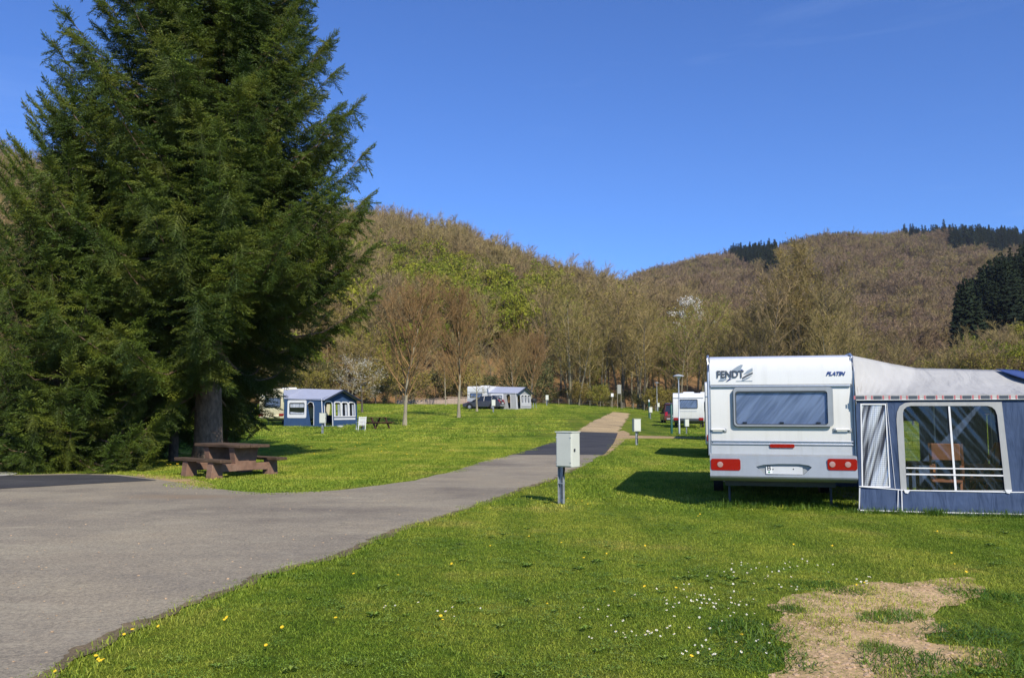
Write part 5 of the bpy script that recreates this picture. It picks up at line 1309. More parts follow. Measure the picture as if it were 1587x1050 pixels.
# roof: from the rail on the caravan down to the eave and up to the bowed ridge
def Pw(px, py, v): u, z = PA(px, py, v); return Vector((u, v, z))
vr = 1.9
cor = Vector((.0, .12, H1 - .06)); cor2 = Vector((.0, .45, H1 + .0))
ridge = [cor2, Pw(1345, 555.5, .9), Pw(1380, 563, 1.5), Pw(1420, 570, vr), Pw(1485, 571.5, vr), Pw(1546, 573, vr), Pw(1590, 577, vr)]
eave = [Vector((u_l, -.03, ze + .05)), Vector((u_l + .10, -.03, ze + .05)), Vector((.32, -.03, ze + .04)), Vector((.72, -.03, ze + .04)), Vector((1.40, -.03, ze + .045)), Vector((2.15, -.03, ze + .05)), Vector((WA, -.03, ze + .06))]
def lerp_line(L_, t): f = t * (len(L_) - 1); k = min(len(L_) - 2, int(f)); return L_[k].lerp(L_[k + 1], f - k)
def roof_patch(name, m, A_, B_, nu_, nv_, sag=.05, crease=0., thick=.006):
    V = []; 
    for i in range(nu_ + 1):
        a = lerp_line(A_, i / nu_); c = lerp_line(B_, i / nu_)
        for j in range(nv_ + 1):
            t = j / nv_; q = a.lerp(c, t); q.z -= sag * math.sin(math.pi * t)
            if crease: q.z += crease * math.sin(i * 2.1 + .7 * math.sin(j * .5)) * (1 - i / nu_) ** 2 * math.sin(math.pi * min(1, t * 1.02))
            V.append(q)
    b = MB(); n = nv_ + 1
    b.add(V, [(i * n + j, (i + 1) * n + j, (i + 1) * n + j + 1, i * n + j + 1) for i in range(nu_) for j in range(nv_)])
    o = b.build(name, m, aw, 80); s = o.modifiers.new('thickness', 'SOLIDIFY'); s.thickness = thick; return o
e_ = [cor] + [Vector((u_l + .0, -.02, 2.2))] + eave[0:1]
roof_patch('roof', M['fab_roof'], eave, ridge, 48, 14, .07, .028)
# gusset between the rail and the top corner of the wall
roof_patch('roof_gusset', M['fab_roof'], [Vector((-.0, .02, ze - .1)), Vector((0, .02, ze + .25)), cor, cor2], [eave[0] + Vector((0, .0, -.12)), eave[0], eave[0] + Vector((.01, .01, .006)), eave[0] + Vector((.012, .02, .012))], 12, 6, .0)
far = [Vector((.0, 1.6, H1)), Vector((.1, 3.2, H1)), Vector((.2, 4.8, H1 - .02)), Vector((1.0, 4.9, 2.36)), Vector((2.0, 4.9, 2.3)), Vector((2.8, 4.8, 2.2)), Vector((WA, 4.6, 2.05))]
roof_patch('roof_top', M['fab_roof'], [r_ + Vector((0, .0, -.004)) for r_ in ridge], far, 30, 8, -.01)
# blue end panel of the roof
rb = [Pw(1543, 574, vr - .10), Pw(1575, 575.2, vr - .10), Pw(1592, 579, vr - .1), Vector((WA, vr, 2.24))]
rl = [Pw(1546, 575, vr - .12), Pw(1574, 585, vr - .62), Pw(1600, 593, vr - .9), Vector((WA + .02, .6, 2.05))]
for q in rb + rl: q.z += .03
roof_patch('roof_end_panel', M['fab_roof_blue'], rb, rl, 8, 3, 0)
# checked valance along the eave
zv0, zv1 = ze - .005, ze + .075
b = MB(); b.box(u_l - .005, WA, -.045, -.036, zv0, zv1); b.build('valance', M['fab_roof'], aw)
bb = MB(); br = MB(); k = 0; u = u_l
while u < WA - .1:
    bb.box(u, u + .125, -.050, -.046, zv0 + .010, zv1 - .016); br.box(u - .035, u - .012, -.050, -.046, zv0 + .008, zv1 - .012); br.box(u + .137, u + .16, -.050, -.046, zv0 + .008, zv1 - .012); u += .262
bb.build('valance_check', M['logogrey'], aw); br.build('valance_edge', pmat('pale red edge', (.52, .16, .17), .7, .1, 6), aw)
b = MB(); b.tube([(u_l, -.04, zv0), (WA, -.04, zv0 + .01)], .010, 6); b.build('valance_hem', M['piping'], aw)
# other walls with windows, so that daylight shows through
def farbox(xa, ya, xb, yb):
    (a, c), (d, f) = PA(xa, yb, 4.7), PA(xb, ya, 4.7); return rounded(max(.1, a), min(WA - .1, d), c, f, .08)
far_win = [farbox(1398, 652, 1424, 716), farbox(1534, 640, 1558, 722)]
for q in far_win: sheet('far_window', M['pvc'], aw, q, v=4.69, thick=0)
b = MB(); b.box(.1, WA - .08, .05, 4.6, .004, .012); b.build('groundsheet', pmat('blue grey groundsheet', (.13, .16, .24), .7, .15, 5), aw)
sheet('far_wall', M['fab_blue'], aw, [(0, .02), (0, 2.3), (WA, 1.95), (WA, .02)], far_win, v=4.7, thick=.006)
sheet('outer_wall', M['fab_blue'], aw, [(0, .02), (0, 1.92), (4.7, 1.98), (4.7, .02)], [rounded(.5, 1.7, .8, 1.6, .1)], thick=.006, to3=lambda a, z: (WA, a, z))
b = MB()
for (u, v, zz) in ((.02 + u_l, .05, ze), (WA - .04, .05, ze), (WA - .04, 4.6, 1.95), (1.6, vr, 2.34)):
    b.tube([(u, v, 0), (u, v, zz)], .014, 8)
b.build('tent_pole', M['galv'], aw, 40)
# ground pegs
b = MB()
for u in (u_l - .03, .6, 1.55, 2.5): b.tube([(u, -.05, -.02), (u - .01, -.07, .07), (u, -.09, .05)], .006, 5)
b.build('tent_peg', M['galv'], aw)
for k in range(60): tall.append((O1 + Matrix.Rotation(A1, 3, 'Z') @ Vector((rnd.uniform(-.3, W1 + .2), rnd.uniform(-.05, .9), 0))))
for k in range(70): tall.append(AO + Matrix.Rotation(A1, 3, 'Z') @ Vector((rnd.uniform(-.2, 3.4), rnd.uniform(-.16, -.05), 0)))
# camping furniture seen through the plastic window
def camp_chair(label, u, v, rz):
    w = Matrix.Rotation(A1, 3, 'Z'); e = empty('camp_chair', AO + w @ Vector((u, v, 0)), A1 + rz, label, 'chair'); e.scale = (.95, .95, 1.13)
    b = MB(); b.box(-.23, .23, -.22, .22, .42, .45); b.build('seat', M['campwood'], e, None, .008)
    b = MB(); b.hexa([(-.22, .25, .74), (.22, .25, .74), (.22, .28, .74), (-.22, .28, .74)], [(-.22, .30, .98), (.22, .30, .98), (.22, .33, .98), (-.22, .33, .98)]); b.build('backrest', M['campwood'], e, None, .01)
    for s in (-1, 1):
        b = MB(); b.hexa([(s * .21 - .018, .30, 0), (s * .21 + .018, .30, 0), (s * .21 + .018, .34, 0), (s * .21 - .018, .34, 0)], [(s * .21 - .018, -.2, .64), (s * .21 + .018, -.2, .64), (s * .21 + .018, -.16, .64), (s * .21 - .018, -.16, .64)]); b.build('leg', M['campwood'], e)
        b = MB(); b.hexa([(s * .245 - .018, -.30, 0), (s * .245 + .018, -.30, 0), (s * .245 + .018, -.26, 0), (s * .245 - .018, -.26, 0)], [(s * .245 - .018, .29, .98), (s * .245 + .018, .29, .98), (s * .245 + .018, .33, .98), (s * .245 - .018, .33, .98)]); b.build('leg', M['campwood'], e)
        b = MB(); b.box(s * .23 - .03, s * .23 + .03, -.26, .24, .63, .66); b.build('armrest', M['campwood'], e, None, .006)
    return e
camp_chair('orange brown wooden camp chair seen through the awning window, left one', PA(1462, 690, .8)[0], .62, 2.85)
camp_chair('darker wooden camp chair at the right inside the awning window', PA(1522, 690, 1.0)[0], .95, -1.5)
w_ = Matrix.Rotation(A1, 3, 'Z'); e = empty('camp_table', AO + w_ @ Vector((1.75, 2.3, 0)), A1, 'low wooden table between the camp chairs inside the awning', 'table')
b = MB(); b.box(-.5, .5, -.35, .35, .66, .70); b.build('table_top', M['brownwood'], e, None, .01)
for sx in (-1, 1):
    for sy in (-1, 1): b = MB(); b.box(sx * .44 - .025, sx * .44 + .025, sy * .29 - .025, sy * .29 + .025, 0, .66); b.build('leg', M['brownwood'], e)

# ---- caravans further along the row
def row_van(label, px, y, rz, **kw):
    x = (px - 793.5) / F * y; return caravan(label, (x, y, g(x, y)), rz, **kw)
row_van('white caravan mostly hidden behind the big caravan, showing one red tail light', 1091.5, 28.5, R(-13.2), W=2.3, L=5.4, H=2.62)
row_van('white caravan hidden farther back in the row, seen by its edge and shadow', 1094.5, 45, R(-13.0), W=2.3, L=5.2, H=2.6)
xw, yw = (1042 - 793.5) / F * 68, 68
wv = caravan('small white caravan with a rounded blue tinted rear window, beside the lamp post', (xw, yw, g(xw, yw)), R(-13), W=2.45, L=4.6, H=2.85, win=(.19, .8, 1.6, 2.33), rear_r=.3, lights=(.66, .86), bumper='darkgrey', zb=.5)
b = MB(); b.box(.5, 1.9, -.024, -.012, 1.36, 1.385); b.build('belt_strip', M['logopale'], wv)
xm, ym = (1073 - 793.5) / F * 84, 84
caravan('taller white vehicle whose roof shows over the small white caravan', (xm, ym, g(xm, ym)), R(-13), W=2.3, L=5.2, H=3.15, win=(.2, .8, 1.6, 2.2))

# ---- awning of the caravans across the meadow
def far_awning(label, loc, rz, W, D, H, blue, roof, clear):
    e = empty('awning', loc, rz, label, 'awning')
    ze_ = H - .62
    near_win = rounded(.28, 1.85, .62, ze_ - .12, .1); door = [(W - .85, .12), (W - 1.15, 1.55), (W - .95, 1.72), (W - .7, 1.66), (W - .62, 1.4), (W - .6, .12)]
    sheet('near_wall', blue, e, [(0, 0), (0, ze_), (W, ze_ - .05), (W + .15, 0)], [rounded(.42, 1.70, .85, ze_ - .30, .08), door], v=0, thick=.02)
    ring('window_frame', M['piping'], e, near_win, rounded(.42, 1.70, .85, ze_ - .30, .08), -.02, .012)
    sheet('curtain', M['curtain_white'], e, [(.45, ze_ - .62), (1.68, ze_ - .62), (1.68, ze_ - .35), (.45, ze_ - .35)], v=.06, thick=.01)
    sheet('curtain', M['curtain_white'], e, [(.45, .88), (1.68, .88), (1.68, 1.02), (1.5, .98), (.9, 1.0), (.45, 1.04)], v=.05, thick=.01)
    b = MB(); b.tube([(u, -.02, z) for u, z in door[1:]], .02, 5); b.tube([(W, -.02, ze_ - .05), (W + .14, -.02, 0)], .03, 5); b.build('piping', M['piping'], e)
    to3 = lambda a, z: (W + .03 + .1 * (1 - z / ze_), a, z)
    gable = [(0, 0), (0, ze_ - .05), (D / 2, H - .04), (D, ze_ - .05), (D, 0)]
    ws = [rounded(D * .33, D * .50, .75, ze_ - .28, .18, 5, (0, 0, 1, 1)), rounded(D * .54, D * .71, .75, ze_ - .28, .18, 5, (0, 0, 1, 1)), rounded(D * .75, D * .92, .75, ze_ - .28, .18, 5, (0, 0, 1, 1))]
    dr = rounded(D * .06, D * .26, .1, ze_ - .25, .25, 5, (0, 0, 1, 1))
    sheet('front_wall', blue, e, gable, ws + [dr], thick=.02, to3=to3)
    for q in ws:
        a0 = min(p[0] for p in q); a1 = max(p[0] for p in q)
        sheet('window_frame', M['piping'], e, rounded(a0 - .08, a1 + .08, .68, ze_ - .2, .2, 5, (0, 0, 1, 1)), [q], thick=.02, to3=lambda a, z: (to3(a, z)[0] + .03, a, z))
        for (c0, c1) in ((a0, a0 + .3 * (a1 - a0)), (a1 - .3 * (a1 - a0), a1)):
            sheet('curtain', M['curtain_white'], e, [(c0, .75), (c1, .75), (c1, ze_ - .4), (c0, ze_ - .4)], thick=.02, to3=lambda a, z: (to3(a, z)[0] - .05, a, z))
        sheet('hem_band', M['piping'], e, [(a0 - .08, .48), (a1 + .08, .48), (a1 + .08, .60), (a0 - .08, .60)], thick=.01, to3=lambda a, z: (to3(a, z)[0] + .02, a, z))
    sheet('door_edge', M['piping'], e, rounded(D * .06 - .07, D * .26 + .07, .02, ze_ - .17, .28, 5, (0, 0, 1, 1)), [rounded(D * .06, D * .26, .03, ze_ - .25, .25, 5, (0, 0, 1, 1))], thick=.015, to3=lambda a, z: (to3(a, z)[0] + .025, a, z))
    sheet('far_wall', blue, e, [(0, 0), (0, ze_), (W, ze_ - .05), (W + .15, 0)], [rounded(.5, 1.9, .8, 1.6, .1)], v=D, thick=.02)
    b = MB()
    rid0, rid1 = (-.05, D / 2, H + .12), (W + .35, D / 2, H)
    b.add([(-.05, -.04, H - .02), (0, -.06, ze_), (W + .35, -.08, ze_ - .12), rid1, rid0, (-.05, D + .04, H - .02), (0, D + .06, ze_), (W + .35, D + .08, ze_ - .12)], [(1, 2, 3, 4), (0, 1, 4), (6, 4, 3, 7), (5, 4, 6)])
    o = b.build('roof', roof, e); s = o.modifiers.new('thickness', 'SOLIDIFY'); s.thickness = .03
    b = MB(); b.tube([(W + .36, -.08, ze_ - .14), (W + .36, D / 2, H - .03), (W + .36, D + .08, ze_ - .14)], .07, 6); b.build('gable_trim', M['fab_dark'], e)
    return e
pL = onground(440, 661); rzL = R(-22)
Dl = pL.y
wl = 66 / F * Dl
awL = far_awning('dark blue awning with pale blue grey roof and white framed windows', pL, rzL, wl / math.cos(rzL) * .96, 4.3, 2.58, M['fab_far_blue'], M['fab_far_roof'], None)
cl = pL + Matrix.Rotation(rzL, 3, 'Z') @ Vector((-2.28, .15, 0)); cl.z = g(cl.x, cl.y) + .02
cv = caravan('cream coloured caravan with red tail lights beside the dark blue awning', cl, rzL, W=2.22, L=5.4, H=2.62, skin='cream', win=(.22, .84, 1.30, 1.98), rear_r=.3, lights=(.70, .86), curtain='curtain_white', bumper='amber' if False else 'cream')
b = MB(); b.box(.02, 2.2, -.02, .0, .66, .72); b.build('red_stripe', M['red'], cv)
pF = onground(757, 634); rzF = R(-24); Df = pF.y; wf = 46 / F * Df
far_awning('grey roofed awning with white curtained windows and black gable trim', pF, rzF, wf * 1.0, 4.2, 2.5, M['fab_grey'], M['fab_far_roof'], None)
cf = pF + Matrix.Rotation(rzF, 3, 'Z') @ Vector((-2.75, .1, 0)); cf.z = g(cf.x, cf.y)
caravan('white caravan with teal grey lower half behind the far dark car', cf, rzF, W=2.75, L=5, H=2.6, lower='palegrey', win=(.14, .7, 1.3, 1.82))

# ---- cars
def car(label, loc, rz, paint, L=4.3, Wd=1.75, H=1.5):
    """estate car, front towards local -x, length along x"""
    e = empty('car', loc, rz, label, 'car'); k = L / 4.3
    def arc(cx, r=.36, n=8): return [(cx + r * math.cos(R(180 - 180 * i / n)), .30 + r * math.sin(R(180 - 180 * i / n))) for i in range(n + 1)]
    prof = [(-2.10, .28), (-2.14, .48), (-2.06, .68), (-1.2, .90), (-.98, .95), (1.75, .98), (2.10, .93), (2.16, .6), (2.12, .30)] + arc(1.32)[::-1] + arc(-1.32)[::-1]
    prof = [(x * k, z) for x, z in prof]
    b = MB(); b.prism_y(prof[::-1], -Wd / 2, Wd / 2); b.build('body', paint, e, 35, .05)
    cab = [(-1.05, .94), (-.35, 1.36), (.1, H - .04), (.9, H), (1.55, H - .08), (2.02, .96)]
    b = MB(); n = len(cab); w0, w1 = Wd / 2 - .04, Wd / 2 - .24
    hw = lambda z: w0 + (w1 - w0) * (z - .94) / (H - .94)
    b.add([(x * k, -hw(z), z) for x, z in cab] + [(x * k, hw(z), z) for x, z in cab], [tuple(range(n)), tuple(range(2 * n - 1, n - 1, -1))] + [(i, n + i, n + (i + 1) % n, (i + 1) % n) for i in range(n)])
    b.build('windows', M['darkglass'], e, 35, .02)
    top = [(-.38, 1.34), (.1, H - .03), (.9, H + .012), (1.55, H - .068), (1.68, H - .18)]; b = MB()
    V = []
    for x, z in top:
        for s in (-1, 1): V.append((x * k, s * (hw(min(H, z)) + .015), z + .012))
    b.add(V, [(2 * i, 2 * i + 1, 2 * i + 3, 2 * i + 2) for i in range(4)]); o = b.build('roof', paint, e, 35); s_ = o.modifiers.new('thickness', 'SOLIDIFY'); s_.thickness = .04
    for s in (-1, 1):
        b = MB()
        for (x0, x1) in ((-.98, -.36), (.30, .32), (1.15, 1.2), (1.98, 1.6)):
            z1_ = 1.35 if x1 < 0 else H - .05 if x1 < 1.5 else H - .14
            b.tube([(x0 * k, s * (hw(.95) + .01), .95), (x1 * k, s * (hw(z1_) + .01), z1_)], .035, 6)
        b.build('pillar', paint, e, 40)
        for cx in (-1.32, 1.32):
            w = MB(); yy = s * (Wd / 2 - .11)
            w.lathe([(.2, yy - .1), (.30, yy - .1), (.315, yy - .05), (.315, yy + .05), (.30, yy + .1), (.2, yy + .1)], 20, (cx * k, 0, .315), 'y'); wh = w.build('wheel', M['black'], e, 40)
            w = MB(); w.lathe([(.03, yy - .112), (.19, yy - .098), (.215, yy - .1), (.215, yy + .1), (.19, yy + .098), (.03, yy + .112)], 16, (cx * k, 0, .315), 'y'); w.build('rim', M['rimgrey'], wh, 40)
        b = MB(); b.box(-2.13 * k, -1.9 * k, s * .62 - .2, s * .62 + .2, .60, .74); b.build('headlight', M['clear'], e, None, .03)
        b = MB(); b.hexa([(1.98 * k, s * .74 - .13, .74), (2.17 * k, s * .74 - .13, .74), (2.17 * k, s * .74 + .13, .74), (1.98 * k, s * .74 + .13, .74)], [(1.86 * k, s * .70 - .1, 1.12), (2.02 * k, s * .70 - .1, 1.12), (2.02 * k, s * .70 + .12, 1.12), (1.86 * k, s * .70 + .12, 1.12)]); b.build('tail_light', M['red'], e, None, .02)
        b = MB(); b.box(-.85 * k, -.65 * k, s * (Wd / 2 + .08) - .1, s * (Wd / 2 + .08) + .1, .95, 1.08); b.build('mirror', paint, e, None, .03)
    b = MB(); b.box(2.13 * k, 2.20 * k, -.7, .7, .38, .52); b.build('bumper', M['silver'], e, None, .02)
    b = MB(); b.box(2.165 * k, 2.18 * k, -.26, .26, .66, .77); b.build('number_plate', M['white2'], e)
    return e
pc = onground(750, 634); car('dark violet grey estate car parked before the far awning', (pc.x, pc.y - 1.0, g(pc.x, pc.y - 1)), R(-18), M['carpaint'], 4.45, 1.78, 1.5)
xk, yk = (1040 - 793.5) / F * 82, 82
car('rust red and dark car half hidden by the small white caravan', (xk, yk, g(xk, yk)), R(-95), M['carred'], 4.4, 1.85, 1.95)

# ---- power cabinets on posts
def power_box(label, px, py, top, rz=R(39), w=.36, d=.22, off=0.):
    p = onground(px, py); H = EYE + (638 - top) / F * p.y * 1.0 - p.z; k = H / 1.27
    e = empty('power_box', p, rz, label, 'power box'); e.scale = (k, k, k)
    b = MB()     # U-shaped steel post
    b.box(-.055, .055, .0, .008, -.1, .9); b.box(-.055, -.047, -.05, .0, -.1, .9); b.box(.047, .055, -.05, .0, -.1, .9); b.build('post', M['galv'], e, None, .002)
    b = MB(); b.box(-w / 2, w / 2, -d / 2 - .03, d / 2 - .03, .66, 1.26); c = b.build('cabinet', M['cabinet'], e, None, .012); c.location.x = off
    b = MB(); b.box(-w / 2 - .012, w / 2 + .012, -d / 2 - .05, d / 2 - .02, 1.258, 1.275); b.build('lid', M['cabinet'], c, None, .004)
    b = MB(); b.box(-w / 2 + .02, w / 2 - .012, -d / 2 - .044, -d / 2 - .031, .68, 1.24); dr = b.build('cabinet_door', M['cabinet'], c, None, .004)
    b = MB()
    for sx in (-.15, .145):
        for z in (.74, 1.17): b.lathe([(.012, -d / 2 - .045), (.009, -d / 2 - .052)], 8, (sx, 0, z), 'y')
    b.build('screw', M['galv'], dr)
    b = MB(); b.box(w / 2 - .004, w / 2 + .012, -.10, -.06, .93, .98); b.build('lock', M['darkgrey'], c)
    b = MB(); b.tube([(.09, -.06, .67), (.09, -.06, .62), (.06, -.035, .54), (.03, -.03, .45), (.03, -.028, .1)], .016, 7); b.build('cable', M['cab_dark'], e, 40)
    b = MB(); b.box(-.057, .057, -.052, .012, .36, .375); b.build('strap', M['galv'], e)
    return e
power_box('nearest pale grey power cabinet on a steel post beside the asphalt lane', 871, 781, 668, R(-37), .33, .26, .15)
power_box('white power cabinet on a post right of the black asphalt patch', 986.5, 689.5, 648.5, R(15))
power_box('power cabinet in front of the thin green bollard far along the lane', 1008, 648.5, 630.5, R(15))
power_box('farthest power cabinet at the foot of the far lamp post', 1020, 637.5, 624, R(15))
power_box('beige power cabinet in front of the small white caravan', 1064, 673, 649, R(15))
power_box('pale power cabinet standing before the dark blue awning', 500, 672.5, 639.5, R(-8))
power_box('power cabinet in front of the far dark car', 764.5, 639.5, 619, R(10))
power_box('power cabinet alone on the far meadow, right of the thin trees', 847.5, 628, 612, R(10))
# ---- lamp posts, bollards, signs
def lamp(label, px, py, top):
    p = onground(px, py); H = EYE + (638 - top) / F * p.y - p.z
    e = empty('lamp_post', p, 0, label, 'lamp post')
    b = MB(); b.tube([(0, 0, -.1), (0, 0, .9), (0, 0, .92), (0, 0, H - .35)], [.065, .062, .05, .04], 12); b.build('pole', M['galv'], e, 40)
    b = MB(); b.lathe([(.05, H - .36), (.07, H - .30), (.16, H - .16), (.15, H - .12)], 16); b.build('globe', M['clear'] if False else M['white2'], e, 40)
    b = MB(); b.lathe([(.10, H - .12), (.36, H - .14), (.37, H - .11), (.20, H - .03), (.03, H)], 20); b.build('lamp_shade', M['palegrey'], e, 40)
    return e
lamp('lamp post with a flat round head in front of the small white caravan', 1053, 672.5, 580)
lamp('thinner lamp post farther away behind the power cabinets', 1018.5, 637, 592)
p = onground(1041, 672); e = empty('post', p, 0, 'thick dark green post left of the small white caravan', 'post')
b = MB(); b.tube([(0, 0, -.1), (0, 0, 1.9), (0, 0, 1.93)], [.075, .075, .05], 12); b.build('pole', M['greenpost'], e, 40); b = MB(); b.lathe([(.08, 1.90), (.08, 1.95), (.02, 1.98)], 12); b.build('cap', M['greenpost'], e, 40)
p = onground(1006, 647); e = empty('bollard', p, 0, 'thin green bollard with a white cap far along the lane', 'bollard')
Hb = EYE + (638 - 619) / F * p.y - p.z
b = MB(); b.tube([(0, 0, -.1), (0, 0, Hb - .25)], .075, 10); b.build('pole', M['greenpost'], e, 40); b = MB(); b.lathe([(.085, Hb - .25), (.085, Hb - .03), (.03, Hb)], 12); b.build('cap', M['white2'], e, 40)
yS = 146
def sign(label, px, top, bottom, w, h, base, ybase, nposts, m, cat='sign'):
    x = (px - 793.5) / F * ybase; z0 = g(x, ybase); zt_ = EYE + (638 - top) / F * ybase; zb_ = EYE + (638 - bottom) / F * ybase
    e = empty('sign', (x, ybase, z0), .15, label, cat)
    for s in ([0] if nposts == 1 else [-w / 2, w / 2]):
        b = MB(); b.tube([(s, .05, -.2), (s, .05, zt_ - z0)], .05, 8); b.build('post', M['fence'], e, 40)
    b = MB(); b.box(-w / 2, w / 2, -.03, .0, zb_ - z0, zt_ - z0); b.build('board', m, e, None, .02); return e
sign('tall pale board on two posts before the trees at the lane end', 959.5, 596, 610, .6, 2, 0, 134, 2, M['signgrey'])
sign('small white sign on one thin post left of the tall pale board', 948.5, 609.5, 614.5, .42, .6, 0, 134, 1, M['white2'])
# ---- fence of rough posts along the far meadow edge, and the low stone wall
def fence(label, pts, n):
    e = empty('fence', (pts[0][0], pts[0][1], g(*pts[0])), 0, label, 'fence'); o0 = Vector(e.location); tops = []
    for i in range(n):
        t = i / (n - 1) * (len(pts) - 1); k = min(len(pts) - 2, int(t)); x = pts[k][0] + (pts[k + 1][0] - pts[k][0]) * (t - k); y = pts[k][1] + (pts[k + 1][1] - pts[k][1]) * (t - k); z = g(x, y)
        b = MB(); hh = 1.0 + rnd.uniform(-.2, .15); q = Vector((x, y, z)) - o0; b.tube([(q.x, q.y, q.z - .2), (q.x + rnd.uniform(-.04, .04), q.y, q.z + hh)], .04, 7); b.build('post', M['fence'], e, 40); tops.append(q + Vector((0, 0, .75)))
    b = MB(); b.tube(tops, .004, 4); b.tube([q - Vector((0, 0, .45)) for q in tops], .004, 4); b.build('wire', M['galv'], e)
fence('post and wire fence along the far edge of the meadow', [((850 - 793.5) / F * 136, 136), ((930 - 793.5) / F * 135, 135), ((1015 - 793.5) / F * 134, 134)], 11)
yW = 121
e = empty('stone_wall', ((675 - 793.5) / F * yW, yW, g((675 - 793.5) / F * yW, yW)), 0, 'long low pinkish stone wall at the foot of the left hill', 'wall')
b = MB(); n = 26
for i in range(n): x0 = -5.5 + 13.5 * i / n * 1.0; h = .75 + .12 * fnoise(i * .7, 2) + (.12 if i > 13 else -.12); b.box(x0, x0 + 13.5 / n - .01, -.25, .25, -.3, h)
b.build('wall_face', M['stone'], e, None, .02)
b = MB(); b.box(-5.6, 1.2, -.3, .3, .80, .88); b.box(1.25, 8.1, -.3, .3, 1.02, 1.10); b.build('coping', M['stone'], e, None, .02)
# ---- heavy timber picnic table near the spruce
rzT = R(-38)
pT = onground(344, 738); cT = Vector((atdepth(357, 690, 21.3).x, 21.4, 0)); cT.z = g(cT.x, cT.y)
pt = empty('picnic_table', cT, rzT, 'heavy weathered red brown picnic table with two benches under the spruce', 'picnic table')
def slab(name, x0, x1, y0, y1, z0, z1, m):
    b = MB(); nx = 14
    V = []
    for i in range(nx + 1):
        x = x0 + (x1 - x0) * i / nx; w = .012 * (fnoise(i * .9, y0 * 7) - .5) * 2; V += [(x, y0 + w, z0), (x, y1 + w, z0), (x, y1 + w * .5, z1 + w * .6), (x, y0 - w, z1 + w)]
    b.add(V, [(3, 2, 1, 0)] + [(i * 4 + k, i * 4 + (k + 1) % 4, i * 4 + 4 + (k + 1) % 4, i * 4 + 4 + k) for i in range(nx) for k in range(4)] + [tuple(nx * 4 + k for k in range(4))])
    return b.build(name, m, pt, None, .014)
zT_ = .80; zS = .46
for k in range(3): slab('table_plank', -1.02 + .01 * k, 1.0 + .015 * (k % 2), -.42 + .285 * k, -.145 + .285 * k, zT_ - .075, zT_, M['table_top'])
for s in (-1, 1): slab('bench_seat', -1.03, 1.0, s * .80 - .16, s * .80 + .16, zS - .075, zS, M['table_top'])
for x in (-.58, .52):
    b = MB(); b.prism_x([(-.40, .0), (.40, .0), (.40, .02), (.25, zT_ - .075), (-.25, zT_ - .075), (-.40, .02)][::-1] if False else [(.26, .16), (.36, zT_ - .075), (-.36, zT_ - .075), (-.26, .16)], x - .11, x + .11); b.build('table_support', M['table_leg'], pt, None, .012)
    b = MB(); b.box(x - .10, x + .10, -.86, .86, .15, .33); b.build('cross_beam', M['table_leg'], pt, None, .012)
    for s in (-1, 1):
        b = MB(); b.prism_x([(s * .80 - .17, -.05), (s * .80 + .17, -.05), (s * .80 + .12, zS - .075), (s * .80 - .12, zS - .075)], x - .115, x + .115); b.build('bench_leg', M['table_leg'], pt, None, .012)
# ---- white garden chair and A-frame table by the blue awning
p = onground(559, 667.5)
ch = empty('garden_chair', p, R(28), 'white slatted garden chair standing by the dark blue awning', 'chair'); kS = (EYE + (638 - 645) / F * p.y - p.z) / 1.1; ch.scale = (kS, kS, kS)
b = MB(); b.box(-.27, .27, -.26, .26, .41, .45); b.build('seat', M['white2'], ch, None, .012)
for k in range(6): 
    b = MB(); z = .5 + k * .10; b.box(-.26, .26, -.29 - .028 * k, -.26 - .028 * k, z, z + .065); b.build('back_slat', M['white2'], ch)
for s in (-1, 1):
    b = MB(); b.hexa([(s * .27 - .03, -.22, .0), (s * .27 + .03, -.22, .0), (s * .27 + .03, -.16, 0), (s * .27 - .03, -.16, 0)], [(s * .27 - .03, -.46, 1.1), (s * .27 + .03, -.46, 1.1), (s * .27 + .03, -.41, 1.1), (s * .27 - .03, -.41, 1.1)]); b.build('back_post', M['white2'], ch)
    b = MB(); b.hexa([(s * .27 - .03, .24, .0), (s * .27 + .03, .24, .0), (s * .27 + .03, .30, 0), (s * .27 - .03, .30, 0)], [(s * .27 - .03, .14, .66), (s * .27 + .03, .14, .66), (s * .27 + .03, .2, .66), (s * .27 - .03, .2, .66)]); b.build('leg', M['white2'], ch)
    b = MB(); b.box(s * .28 - .04, s * .28 + .04, -.38, .26, .65, .69); b.build('armrest', M['white2'], ch, None, .01)
    b = MB(); b.box(s * .27 - .025, s * .27 + .025, -.18, .26, .08, .13); b.build('rail', M['white2'], ch)
b = MB(); b.box(-.25, .25, .22, .26, .1, .15); b.build('stretcher', M['white2'], ch)
p = onground(582, 664.5)
t2 = empty('picnic_table', p, R(52), 'brown A-frame picnic table next to the white garden chair', 'picnic table')
for k in range(4): b = MB(); b.box(-.9, .9, -.36 + .185 * k, -.19 + .185 * k, .74, .78); b.build('table_plank', M['brownwood'], t2, None, .006)
for s in (-1, 1): b = MB(); b.box(-.9, .9, s * .72 - .14, s * .72 + .14, .43, .47); b.build('bench_seat', M['brownwood'], t2, None, .006)
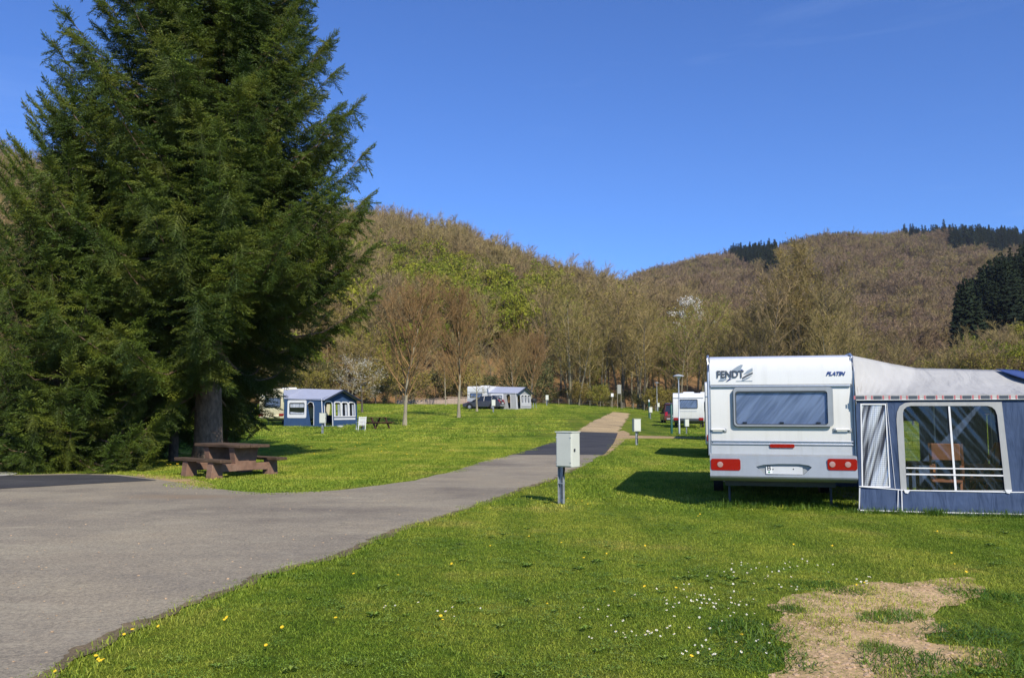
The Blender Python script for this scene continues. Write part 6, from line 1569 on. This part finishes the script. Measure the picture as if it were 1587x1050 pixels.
for x in (-.62, .62):
    for s in (-1, 1): b = MB(); b.hexa([(x - .03, s * .70 - .06, 0), (x + .03, s * .70 - .06, 0), (x + .03, s * .70 + .06, 0), (x - .03, s * .70 + .06, 0)], [(x - .03, s * .25 - .06, .74), (x + .03, s * .25 - .06, .74), (x + .03, s * .25 + .06, .74), (x - .03, s * .25 + .06, .74)]); b.build('leg', M['brownwood'], t2)
    b = MB(); b.box(x + .03, x + .07, -.84, .84, .36, .44); b.build('cross_beam', M['brownwood'], t2)
# small dark barbecue
p = onground(827, 632.5); e = empty('barbecue', p, 0, 'small dark barbecue on thin pale legs beside the slender tree', 'barbecue')
b = MB(); b.lathe([(.05, .62), (.30, .74), (.36, .95), (.36, 1.0), (.28, 1.14), (.05, 1.2)], 14); b.build('bowl', M['black'], e, 40)
for k in range(3): a = k * 2.09 + .4; b = MB(); b.tube([(.22 * math.cos(a), .22 * math.sin(a), .7), (.38 * math.cos(a), .38 * math.sin(a), 0)], .03, 6); b.build('leg', M['galv'], e)
# little white bowl on the grass in front of the blue awning
p = onground(527, 663); b = MB(); b.lathe([(.12, 0), (.16, .02), (.24, .14), (.25, .17), (.22, .17), (.14, .05)], 14); o = b.build('bowl', M['white2'], None, 40); o.location = p; tag(o, 'white plastic bowl lying on the grass before the dark blue awning', 'bowl')
# tall grass left by the mower
o = scatter('uncut_grass', [(q.x, q.y, g(q.x, q.y)) for q in tall], [rnd.uniform(0, 6.28) for _ in tall], [rnd.uniform(.6, 1.2) for _ in tall], [rnd.randrange(3) for _ in tall], tall_p); o['label'] = 'longer grass left uncut under the caravan and along the awning'

# ---- the thin spring air over the valley
b = MB(); b.box(-1400, 1400, -60, 1150, -2.0, 330); hz = b.build('haze', None, None, None, 0, 'stuff')
hz['label'] = 'thin pale spring haze over the valley'
hm = bpy.data.materials.new('haze'); hm.use_nodes = True; hn = hm.node_tree.nodes; hn.remove(hn['Principled BSDF'])
pv = hn.new('ShaderNodeVolumePrincipled'); pv.inputs['Color'].default_value = (.80, .88, 1.0, 1); pv.inputs['Density'].default_value = .00008; pv.inputs['Anisotropy'].default_value = .0
hm.node_tree.links.new(pv.outputs[0], hn['Material Output'].inputs['Volume']); hz.data.materials.append(hm)
